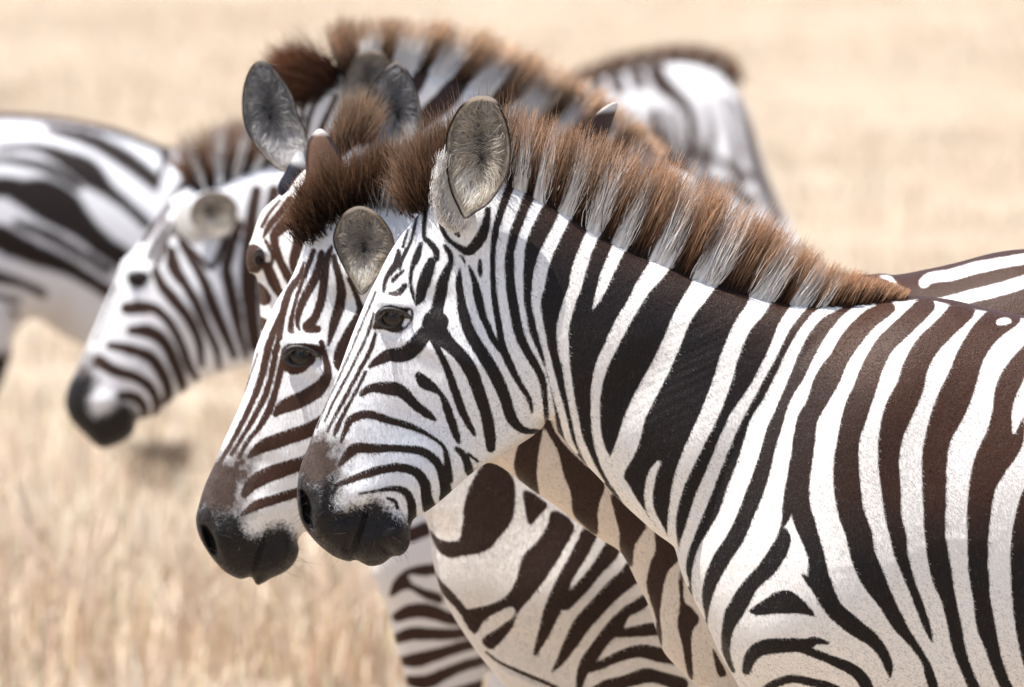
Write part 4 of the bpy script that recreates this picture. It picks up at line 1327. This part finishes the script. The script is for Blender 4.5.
# ================================================================ third zebra: two tall ears, face turned to the camera side
C = Zebra("zebra with both tall dark lined ears raised side by side, standing third from the front", 21.35, 840)
C_HEAD = [(300, 172), (284, 190), (277, 197), (264, 209), (257, 222), (252, 238), (247, 250), (246, 262), (249, 272), (256, 276), (259, 292), (261, 330), (262, 370), (262, 420), (258, 455),
          (262, 485), (278, 496), (300, 490), (325, 470), (350, 440), (385, 400), (410, 350), (410, 280), (400, 220), (385, 185), (360, 160), (330, 155)]
C_NECK = [(335, 165), (370, 152), (410, 168), (470, 205), (560, 250), (650, 285), (740, 298), (830, 310), (860, 420), (830, 560), (760, 700), (640, 735), (560, 720), (510, 690), (490, 668), (477, 652),
          (460, 627), (445, 601), (436, 575), (432, 553), (429, 530), (420, 505), (395, 450), (360, 380), (345, 250)]
ops = []
d_((305, 188, 8), (298, 205, 11), (286, 222, 12), (275, 235, 9), (279, 255, 8), (290, 278, 8), (296, 296, 4))
d_((300, 230, 8), (298, 245, 10), (294, 262, 8), (300, 280, 5))
d_((290, 198, 7), (282, 210, 7), (270, 224, 6), (264, 236, 3))
d_((280, 200, 3), (270, 212, 4), (262, 226, 4))
d_((268, 266, 10), (274, 280, 10), (282, 295, 7))
d_((258, 292, 18), (264, 297, 14))
d_((258, 322, 12), (264, 324, 12))
D_((243, 250), (254, 243), (264, 249), (265, 262), (257, 273), (243, 268))
d_((266, 240, 4), (273, 252, 4), (272, 264, 3))
# chest
D_((490, 455), (513, 473), (515, 500), (511, 518), (501, 531), (486, 547), (465, 552), (449, 555), (437, 547), (429, 528), (440, 537), (457, 537), (462, 525), (465, 497), (475, 472))
d_((432, 565, 2.5), (436, 578, 5), (446, 590, 9), (458, 602, 8), (463, 609, 8))
D_((524, 485), (547, 499), (538, 512), (529, 520), (525, 505))
D_((553, 505), (574, 520), (562, 547), (546, 572), (533, 590), (518, 608), (513, 622), (499, 641), (490, 647), (482, 637), (500, 623), (514, 611), (512, 602), (498, 608), (484, 618), (475, 632), (465, 621), (459, 604), (468, 606), (500, 596), (515, 577), (522, 552), (536, 537), (546, 522))
d_((593, 518, 16), (588, 530, 15), (578, 550, 14), (566, 570, 13), (558, 590, 16), (550, 610, 14), (543, 630, 10), (535, 650, 4))
d_((616, 535, 15), (607, 550, 15), (595, 565, 12), (580, 583, 12), (565, 598, 12))
d_((640, 555, 18), (628, 571, 18), (614, 583, 17), (598, 600, 16), (583, 617, 16), (571, 637, 13), (560, 657, 7), (552, 668, 2))
d_((650, 590, 10), (637, 600, 11), (625, 607, 10), (614, 621, 14), (600, 638, 12), (588, 656, 13), (581, 672, 9), (578, 690, 4))
d_((665, 622, 12), (649, 624, 12), (628, 627, 9), (615, 628, 8))
d_((675, 652, 14), (660, 650, 14), (640, 646, 12), (620, 651, 10), (603, 659, 8), (590, 664, 8))
d_((680, 680, 14), (659, 673, 12), (645, 671, 14), (626, 677, 12), (607, 682, 12), (588, 692, 10))
d_((486, 650, 2.5), (500, 660, 3), (520, 669, 4), (540, 677, 4), (558, 686, 4), (575, 700, 4))
ops.append(('auto', 1, 700, 56, -0.2, 10))
gx, gy = grid(240, 1420, 1.8, 140, 760, 240, 330, 150, 760, coarse=2.2)
C.body([dict(poly=C_HEAD, k=0.95, screen=50, step=4.0), dict(poly=C_NECK, k=0.72, screen=110), dict(poly=xf(TRUNK, 790, 310, 0.92), k=0.95, screen=135, step=7.0)],
       ops, gx, gy, widen=1.12, bumps=[(258, 250, 10, 8, 0, 9), (560, 590, 50, 50, 0, 14), (470, 580, 30, 70, -20, 6), (520, 640, 60, 14, 30, -6), (300, 190, 24, 22, 0, 8)],
       grooves=[([(478, 648, 3), (500, 663, 4), (530, 676, 4), (560, 690, 4)], 4)],
       brown=lambda x, y: np.clip(0.75 * (x < 420) + 0.45, 0, 1), dust=lambda x, y: 0.22 * smooth01(y, 470, 640) + 0.35 * np.exp(-(((x - 447) / 16) ** 2 + ((y - 520) / 16) ** 2)),
       legs=xlegs(700, 300, 0.93, 21.35))
CE = dict(inner=((0.52, 0.49, 0.47), (0.022, 0.020, 0.022)), rimcol=(0.045, 0.025, 0.018), hcol=(0.62, 0.60, 0.59))
C.ear([(242, 106), (244, 84), (251, 67), (260, 60), (271, 64), (283, 78), (293, 95), (298, 113), (303, 124), (308, 138), (310, 150), (304, 162), (294, 170), (281, 171), (267, 160), (253, 143), (245, 126)],
      -0.01, cup=0.028, rim=2.4, dark_c=(270, 112, 13, 30), tipwhite=66, hair=1500, hairlen=17, seed=31, **CE)
C.ear([(364, 107), (369, 90), (381, 73), (395, 62), (404, 66), (414, 82), (420, 104), (422, 126), (416, 142), (406, 153), (388, 160), (372, 162), (357, 160), (356, 150), (362, 136), (364, 122)],
      0.02, cup=0.028, rim=2.4, dark_c=(398, 112, 11, 26), tipwhite=72, hair=1500, hairlen=17, seed=32, **CE)


def dark_root_col(ly):
    f = np.clip((ly - 160) / 8, 0, 1)[:, None]
    return np.array([[0.66, 0.66, 0.66]]) * (1 - f) + np.array([[0.016, 0.018, 0.03]]) * f


ear_shell(C, [(301, 150, 8), (299, 163, 16), (294, 176, 20), (290, 188, 24), (288, 200, 12)], (0.0, -0.02), colf=dark_root_col)
ear_shell(C, [(366, 118, 3), (364, 135, 9), (360, 150, 18), (352, 165, 24), (346, 180, 20)], (0.0, -0.02))
C.coat(30000, (425, 440, 690, 690), lambda x, y: (0.55 + 0 * x, 0.8 + 0 * x), seed=88)
C.tuft("forelock", [(336, 156, 2, -26), (342, 152, 7, -36), (348, 149, 12, -44), (354, 149, 14, -46), (362, 150, 12, -36)], 3000, 1.0, 3.0,
       ((0.04, 0.025, 0.018), (0.24, 0.15, 0.10), (0.50, 0.36, 0.25)), wid=0.0012, dy=0.02, dth=0.035, jl=0.2)
C.eye(260, 256, 4.5, 7, ang=0)
tail(C, 1430, 425, 0.92)

# ================================================================ zebra whose ear tip stands above the front zebra's mane
Hh = Zebra("hidden zebra, only its pointed white tipped ear rising above the frontmost mane", 21.03, 1000, slope=2.6, x0=640)
H_HEAD = [(560, 200), (545, 235), (535, 280), (528, 330), (520, 370), (524, 395), (545, 405), (570, 395), (595, 370), (630, 345), (665, 310), (680, 260), (670, 215), (640, 195), (600, 188)]
H_NECK = [(600, 192), (640, 192), (720, 235), (800, 285), (880, 318), (960, 345), (980, 450), (930, 600), (830, 640), (770, 560), (700, 420), (640, 320)]
ops = [('auto', 1, 0, 40, 0.3, 9)]
gx, gy = grid(510, 1640, 4, 180, 760, 510, 1640, 180, 760)
Hh.body([dict(poly=H_HEAD, k=0.85, screen=46), dict(poly=H_NECK, k=0.66, screen=100), dict(poly=xf(TRUNK, 920, 345, 0.88), k=0.95, screen=130, step=8.0)], ops, gx, gy,
        legs=xlegs(920, 345, 0.88, 21.03))
he = Hh.ear([(574, 200), (570, 160), (573, 142), (580, 127), (590, 114), (602, 104), (614, 99), (617, 103), (613, 114), (608, 130), (602, 150), (598, 175), (594, 200)], -0.05, cup=0.012, rim=1.5,
            inner=((0.06, 0.03, 0.022), (0.06, 0.03, 0.022)), rimcol=(0.06, 0.03, 0.022), back=True, hair=0, tipwhite=110)
he2 = Hh.ear([(640, 205), (636, 190), (640, 178), (648, 182), (654, 195), (652, 208)], 0.05, cup=0.01, rim=1.5, inner=((0.2, 0.15, 0.12), (0.05, 0.04, 0.04)), back=False, hair=0)

# ================================================================ fourth zebra: tall bushy mane at the back
D = Zebra("softly blurred zebra with a tall bushy brown mane arching above the other heads", 24.4, 760, slope=0.9, x0=450)
D_HEAD = [(348, 68), (335, 66), (318, 72), (306, 82), (296, 98), (292, 118), (288, 140), (290, 175), (300, 230), (305, 270), (318, 292), (338, 296), (352, 280), (372, 240), (400, 200), (410, 150), (395, 100), (370, 72)]
D_NECK = [(345, 72), (370, 62), (400, 62), (440, 70), (480, 88), (520, 112), (560, 134), (620, 165), (700, 190), (730, 300), (700, 420), (620, 500), (520, 500), (470, 440), (430, 360), (400, 250), (370, 160)]
D_TR = [(540, 200), (600, 190), (650, 205), (700, 238), (760, 268), (820, 298), (880, 335), (905, 390), (890, 460), (860, 530), (780, 560), (660, 580), (560, 580), (500, 500), (500, 320)]
D_CH = [(470, 400), (430, 440), (395, 490), (375, 530), (371, 560), (378, 585), (388, 605), (395, 635), (403, 665), (411, 700), (425, 760), (470, 780), (480, 700), (500, 640), (560, 600), (600, 500), (560, 400)]
ops = []
d_((350, 62, 18), (356, 82, 12))
d_((382, 62, 12), (392, 78, 8), (402, 90, 5))
d_((425, 66, 11), (416, 84, 12), (408, 96, 8))
d_((462, 78, 16), (446, 98, 18), (430, 112, 16), (415, 128, 10))
d_((502, 96, 16), (486, 122, 18), (468, 150, 18), (450, 175, 16))
d_((545, 122, 16), (530, 150, 18), (510, 185, 18))
d_((312, 84, 3), (306, 100, 4), (303, 125, 3))
d_((325, 90, 3), (314, 105, 4), (308, 130, 4))
d_((338, 92, 4), (326, 118, 5), (318, 140, 5))
d_((350, 110, 5), (340, 130, 5), (330, 150, 5))
d_((425, 525, 12), (412, 530, 12))
D_((391, 592), (393, 578), (403, 566), (420, 560), (440, 560), (442, 568), (425, 572), (411, 576), (425, 584), (442, 590), (442, 600), (425, 594), (408, 584))
w_((410, 571, 3), (425, 575, 7), (445, 580, 8))
d_((398, 612, 9), (412, 606, 12), (430, 607, 12), (450, 615, 10), (470, 618, 10))
d_((398, 634, 9), (412, 629, 11), (432, 630, 10), (455, 631, 9), (480, 628, 9))
d_((404, 657, 9), (420, 655, 12), (440, 650, 10), (460, 645, 9), (485, 640, 9))
d_((410, 677, 9), (428, 678, 12), (445, 671, 10), (465, 664, 9), (490, 660, 9))
d_((415, 700, 9), (435, 700, 12), (455, 692, 10), (480, 686, 9))
d_((420, 722, 9), (440, 722, 12), (470, 712, 9))
ops.append(('auto', 1, 560, 48, -0.2, 9))
gx, gy = grid(280, 930, 2.6, 55, 800, 280, 930, 55, 800)
D.body([dict(poly=D_HEAD, k=0.9, screen=42), dict(poly=D_NECK, k=0.7, screen=95), dict(poly=D_CH, k=0.85, screen=80), dict(poly=D_TR, k=0.95, screen=115, step=8.0)],
       ops, gx, gy, widen=1.25, brown=lambda x, y: 0.75 + 0 * x, dust=lambda x, y: 0.15 + 0 * x,
       legs=[([(435, 720, 80), (442, 760, 66), (448, 800, 50), (450, 830, 46), (450, 860, 30), (452, 900, 26), (445, 935, 27), (442, 955, 38)], -0.02)] + [([(540, 560, 60), (545, 640, 80), (548, 720, 56), (550, 800, 44), (550, 850, 28), (552, 900, 24), (546, 935, 26), (542, 955, 36)], 0.1)]
       + [([(x_, 470, 60), (x_, 560, 90), (x_ + 8, 680, 56), (x_ + 14, 740, 44), (x_ + 10, 830, 28), (x_ + 4, 890, 24), (x_, 930, 26), (x_ - 4, 955, 36)], y_) for x_, y_ in ((830, -.1), (865, .1))])
D_crest = [(344, 70, -20, -48), (352, 66, -6, -50), (372, 60, 4, -44), (400, 60, 12, -42), (440, 70, 24, -44), (480, 88, 34, -42), (520, 112, 38, -42), (560, 134, 40, -38), (600, 155, 34, -34), (650, 176, 20, -20)]
D.mane(D_crest, 9000, thick=0.032, wid=0.0020, seed=41, mid=(0.24, 0.12, 0.065), tip=(0.58, 0.40, 0.26), white_frac=0.55)
D.tuft("forelock", [(333, 74, -34, -18), (328, 82, -40, -20), (318, 88, -34, -20), (305, 90, -18, -30)], 3800, 1.0, 6, ((0.02, 0.012, 0.01), (0.11, 0.045, 0.025), (0.36, 0.18, 0.10)), wid=0.002, dy=-0.01, dth=0.04)
D.ear([(345, 84), (349, 66), (357, 52), (368, 47), (380, 48), (391, 56), (396, 64), (388, 78), (376, 92), (366, 108), (352, 112), (345, 100)], -0.08, cup=0.028, rim=2.2,
      inner=((0.30, 0.26, 0.23), (0.12, 0.11, 0.11)), tipwhite=54, hair=250)
tail(D, 895, 380, 0.7)

# ================================================================ leftmost head
E = Zebra("blurred leftmost zebra head in profile, black muzzle hanging over pale grass", 27.0, 560)
E_HEAD = [(205, 184), (190, 186), (176, 196), (160, 211), (146, 232), (134, 250), (122, 262), (116, 280), (107, 300), (96, 326), (86, 348), (78, 366), (69, 385), (65, 403), (71, 420), (86, 436),
          (100, 448), (114, 446), (126, 440), (134, 432), (138, 420), (155, 416), (168, 404), (186, 391), (202, 380), (222, 373), (240, 368), (262, 362), (275, 330), (275, 270), (262, 220), (240, 190), (222, 182)]
E_NECK = [(205, 190), (220, 178), (250, 166), (290, 160), (340, 175), (400, 210), (470, 245), (540, 262), (560, 350), (540, 470), (470, 520), (420, 480), (360, 420), (300, 375), (262, 360), (240, 340), (220, 260)]
ops = []
d_((127, 307, 8), (140, 306, 9), (155, 307, 7), (170, 320, 6), (182, 342, 6), (190, 365, 6), (197, 378, 4))
d_((132, 329, 6), (150, 330, 9), (165, 340, 8), (175, 360, 8), (182, 380, 7), (183, 390, 4))
d_((110, 344, 5), (127, 347, 7), (150, 355, 8), (162, 370, 8), (169, 390, 7), (166, 402, 5))
d_((100, 360, 9), (115, 369, 8), (135, 375, 7), (150, 385, 7), (157, 400, 6), (156, 414, 5))
d_((122, 394, 6), (137, 396, 7), (145, 407, 6), (145, 417, 4))
d_((156, 268, 5), (162, 282, 7), (175, 298, 8), (190, 317, 7), (200, 340, 6), (202, 364, 4))
d_((172, 250, 7), (175, 266, 9), (187, 284, 7), (198, 303, 7), (207, 325, 6), (217, 347, 5), (220, 368, 3))
d_((182, 242, 5), (195, 262, 6), (206, 282, 7), (213, 302, 8), (225, 330, 7), (235, 355, 5))
d_((240, 222, 6), (231, 250, 7), (227, 268, 7), (230, 282, 8), (235, 305, 8), (240, 330, 6), (247, 356, 4))
d_((257, 190, 8), (251, 230, 9), (250, 280, 12), (252, 310, 10), (256, 345, 9))
d_((275, 190, 9), (268, 240, 9), (268, 300, 9), (275, 350, 9))
d_((177, 232, 4), (188, 244, 4), (200, 256, 4), (212, 266, 4), (222, 248, 5), (226, 236, 4))
d_((170, 205, 4), (157, 222, 4), (144, 241, 4))
d_((168, 220, 3), (156, 242, 4), (150, 257, 4))
d_((180, 215, 3), (166, 240, 4), (158, 262, 4))
d_((118, 285, 2.5), (110, 305, 2.5), (96, 340, 2.5))
D_((127, 275), (136, 270), (148, 271), (150, 279), (142, 287), (132, 285))
ops.append(('auto', 1, 285, 40, 0.0, 9))
gx, gy = grid(60, 1080, 2.4, 150, 800, 60, 1080, 150, 800)
E.body([dict(poly=E_HEAD, k=0.84, screen=42), dict(poly=E_NECK, k=0.66, screen=85), dict(poly=xf(TRUNK, 520, 270, 0.74), k=0.95, screen=105, step=8.0)], ops, gx, gy, widen=1.6, soft=0.75, dust=lambda x, y: 0.15 + 0 * x, fleck=lambda x, y: 0.6 + 0 * x,  # fleck and dust darken the whites here to show weaker light on this head
       bumps=[(138, 268, 16, 5, 5, 6), (105, 400, 12, 8, 0, 6), (195, 300, 30, 40, 0, 7)],
       muzzle=[[(55, 395), (70, 376), (84, 372), (95, 376), (95, 386), (90, 400), (94, 414), (108, 410), (120, 400), (132, 402), (140, 412), (144, 424), (138, 444), (100, 458), (60, 430)]],  # notch in the black leaves a pale patch drawn for the lip's glint
       nose=[[(70, 380), (82, 352), (92, 350), (96, 366), (92, 380)]],
       brown=lambda x, y: 0.55 + 0 * x, legs=xlegs(520, 255, 0.74, 27.0))
E.mane([(196, 190, -30, -34), (203, 186, -18, -52), (212, 182, -4, -56), (226, 176, 8, -54), (245, 168, 16, -48), (270, 162, 22, -46), (310, 165, 24, -44), (380, 200, 24, -36), (460, 240, 20, -24)], 6500, thick=0.035, wid=0.0022, seed=51,
       mid=(0.13, 0.065, 0.04), tip=(0.34, 0.20, 0.13), white_frac=0.85, fixed=lambda x, y, g: (np.sin(x / 2.9 + 1.2) + g.normal(0, 0.2, len(x)) > 0.35) & (x > 203))
E.ear([(191, 212), (194, 200), (203, 192), (215, 189), (228, 192), (238, 202), (239, 215), (232, 227), (218, 234), (203, 232), (194, 224)], -0.09, cup=0.018, rim=1.6,
      inner=((0.42, 0.34, 0.27), (0.05, 0.04, 0.035)), dark_c=(209, 208, 7, 10), rimcol=(0.60, 0.56, 0.50), tipwhite=196, hair=300)
ear_shell(E, [(182, 200, 8), (186, 215, 24), (196, 232, 34), (206, 244, 26), (210, 252, 10)], (-0.06, -0.04))
E.eye(139, 278, 9, 5.5, ang=0)
tail(E, 1040, 350, 0.74)

# ================================================================ zebra crossing at the left edge, facing right
F = Zebra("heavily blurred zebra body at the left edge, haunch and flank with broad stripes", 32.0, 180)
F_TR = [(-200, 200), (-190, 160), (-150, 126), (-80, 112), (0, 113), (40, 115), (80, 121), (120, 130), (170, 148), (220, 156), (300, 146), (380, 150), (430, 180), (440, 250), (430, 310), (390, 350), (280, 362), (200, 358),
        (110, 352), (82, 345), (60, 334), (40, 320), (25, 322), (0, 350), (-60, 380), (-120, 370), (-180, 320), (-200, 260)]
F_NK = [(340, 160), (390, 140), (460, 170), (530, 250), (570, 330), (540, 350), (500, 330), (440, 300), (360, 300)]
F_HD = [(530, 300), (560, 320), (580, 380), (585, 440), (570, 460), (550, 450), (530, 400), (510, 350)]
ops = []
d_((-60, 116, 9), (0, 112, 9), (60, 116, 9), (120, 129, 9), (170, 148, 9))
d_((50, 128, 5), (90, 138, 9), (125, 156, 11), (160, 182, 10))
d_((-40, 160, 5), (10, 158, 5), (50, 166, 7), (80, 184, 6))
d_((20, 220, 5), (50, 232, 7), (85, 252, 6), (110, 268, 6))
d_((0, 146, 4), (40, 146, 6), (70, 158, 12), (90, 170, 16), (108, 186, 10), (128, 202, 7), (150, 222, 7))
d_((-60, 190, 12), (0, 184, 13), (25, 189, 16), (45, 195, 24), (65, 206, 24), (85, 224, 16), (105, 242, 14), (125, 256, 14))
d_((-40, 228, 14), (0, 234, 16), (15, 241, 16), (37, 251, 14), (65, 262, 11), (87, 274, 9), (112, 290, 9))
d_((-20, 266, 8), (0, 274, 8), (25, 281, 6), (45, 291, 6))
d_((-20, 292, 6), (0, 295, 5), (20, 298, 4))
d_((-20, 310, 6), (0, 309, 5), (18, 312, 4))
ops.append(('auto', 1, 160, 34, 0.4, 8)); ops.append(('auto', -1, -40, 36, 2.2, 8))
gx, gy = grid(-230, 600, 3.0, 100, 480, -230, 600, 100, 480)
F.body([dict(poly=F_TR, k=0.9, screen=85), dict(poly=F_NK, k=0.7, screen=70), dict(poly=F_HD, k=0.85, screen=40)], ops, gx, gy, widen=1.7, soft=0.4, fleck=lambda x, y: 0.7 + 0 * x,  # whites lowered and cooled by fleck and dust for a dimly lit flank
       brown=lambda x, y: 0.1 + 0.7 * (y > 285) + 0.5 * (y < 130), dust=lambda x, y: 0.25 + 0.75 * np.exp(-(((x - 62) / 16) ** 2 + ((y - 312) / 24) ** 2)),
       legs=ground_fit([([(-20, 300, 60), (-14, 345, 56), (-22, 400, 36), (-34, 440, 30), (-30, 470, 22), (-28, 540, 19), (-22, 580, 20), (-18, 612, 28)], -0.12),
                        ([(-60, 300, 60), (-55, 345, 56), (-60, 400, 36), (-78, 440, 30), (-74, 470, 22), (-70, 540, 19), (-64, 580, 20), (-60, 612, 28)], 0.12),
                        ([(396, 290, 60), (400, 350, 50), (400, 420, 34), (400, 450, 32), (400, 480, 20), (398, 560, 18), (402, 590, 20), (408, 612, 28)], -0.12),
                        ([(420, 290, 60), (424, 350, 50), (430, 420, 34), (432, 450, 32), (432, 480, 20), (432, 560, 18), (436, 590, 20), (442, 612, 28)], 0.12)], 32.0, 0))
F.mane([(350, 158, -4, -16), (390, 144, 0, -20), (460, 170, 14, -24), (525, 245, 20, -10)], 2500, thick=0.03, wid=0.003, seed=61, mid=(0.2, 0.1, 0.06))
tail(F, -196, 165, 0.62, flip=-1)

# ================================================================ far zebra walking off at the back right
G = Zebra("very blurred pale zebra farthest away at the upper right, crest and forehead showing", 37.0, 560, slope=-1.2, x0=700)
G_NK = [(575, 92), (600, 78), (640, 66), (680, 60), (705, 62), (725, 72), (738, 92), (748, 112), (756, 140), (764, 165), (775, 195), (790, 225), (798, 250), (780, 262), (745, 250), (710, 240), (650, 235), (590, 220), (560, 150)]
G_TR = [(590, 90), (575, 92), (540, 98), (480, 104), (430, 110), (408, 130), (400, 180), (410, 240), (450, 262), (540, 266), (620, 250), (640, 180)]
ops = []
d_((655, 70, 9), (662, 84, 10), (678, 98, 7), (690, 112, 6), (694, 135, 6), (690, 160, 6))
d_((635, 72, 8), (640, 86, 7)); d_((615, 78, 8), (620, 92, 7)); d_((597, 84, 7), (600, 98, 6))
d_((656, 110, 3), (656, 135, 7), (668, 160, 7), (676, 190, 6))
d_((670, 112, 2), (672, 140, 3), (684, 180, 5)); d_((706, 100, 2), (712, 130, 4), (706, 160, 5), (700, 200, 4))
d_((722, 95, 3), (728, 120, 3), (735, 150, 4), (736, 190, 4)); d_((735, 100, 4), (745, 125, 5), (752, 155, 6), (765, 190, 6), (776, 215, 6))
d_((700, 150, 4), (720, 160, 4), (745, 175, 6)); d_((690, 190, 5), (720, 182, 5), (750, 200, 7))
for q_ in range(7):
    d_((604 + 15 * q_, 108 + q_, 2), (606 + 15 * q_, 135, 3.5), (612 + 15 * q_, 165, 4), (618 + 15 * q_, 200, 4))
ops.append(('auto', -1, 590, 22, 0.1, 5))
gx, gy = grid(390, 805, 2.6, 50, 270, 390, 805, 50, 270)
G.body([dict(poly=G_NK, k=0.6, screen=60), dict(poly=G_TR, k=0.8, screen=70)], ops, gx, gy, widen=2.0, soft=0.35, fleck=lambda x, y: 0.7 + 0 * x, brown=lambda x, y: 0.5 + 0 * x, dust=lambda x, y: 0.32 + 0.5 * smooth01(x - (y - 90) * 0.35, 732, 745),  # fleck and dust grey the whites; browner along the forehead's right edge
       legs=ground_fit([([(590, 200, 50), (592, 260, 36), (592, 320, 26), (592, 360, 24), (592, 400, 15), (592, 470, 15), (588, 495, 22)], -0.1),
                        ([(610, 200, 50), (612, 260, 36), (612, 320, 26), (612, 360, 24), (612, 400, 15), (612, 470, 15), (608, 495, 22)], 0.1),
                        ([(430, 200, 56), (432, 260, 40), (440, 320, 26), (446, 360, 24), (440, 400, 15), (436, 470, 15), (430, 495, 22)], -0.1),
                        ([(450, 200, 56), (452, 260, 40), (460, 320, 26), (466, 360, 24), (460, 400, 15), (456, 470, 15), (450, 495, 22)], 0.1)], 37.0, 0))
G.mane([(565, 94, 2, -14), (600, 80, 2, -16), (640, 68, 2, -17), (680, 62, 4, -17), (705, 64, 8, -17), (722, 72, 13, -14), (734, 84, 14, -2)], 4000, thick=0.03, wid=0.003, seed=71,
       dark_root=(0.05, 0.035, 0.03), mid=(0.16, 0.09, 0.06), tip=(0.36, 0.24, 0.17), fixed=lambda x, y, g: np.sin(x / 2.7) + g.normal(0, .3, len(x)) > 0.8)

for o_ in bpy.data.objects:
    if '_o' in o_:
        del o_['_o']
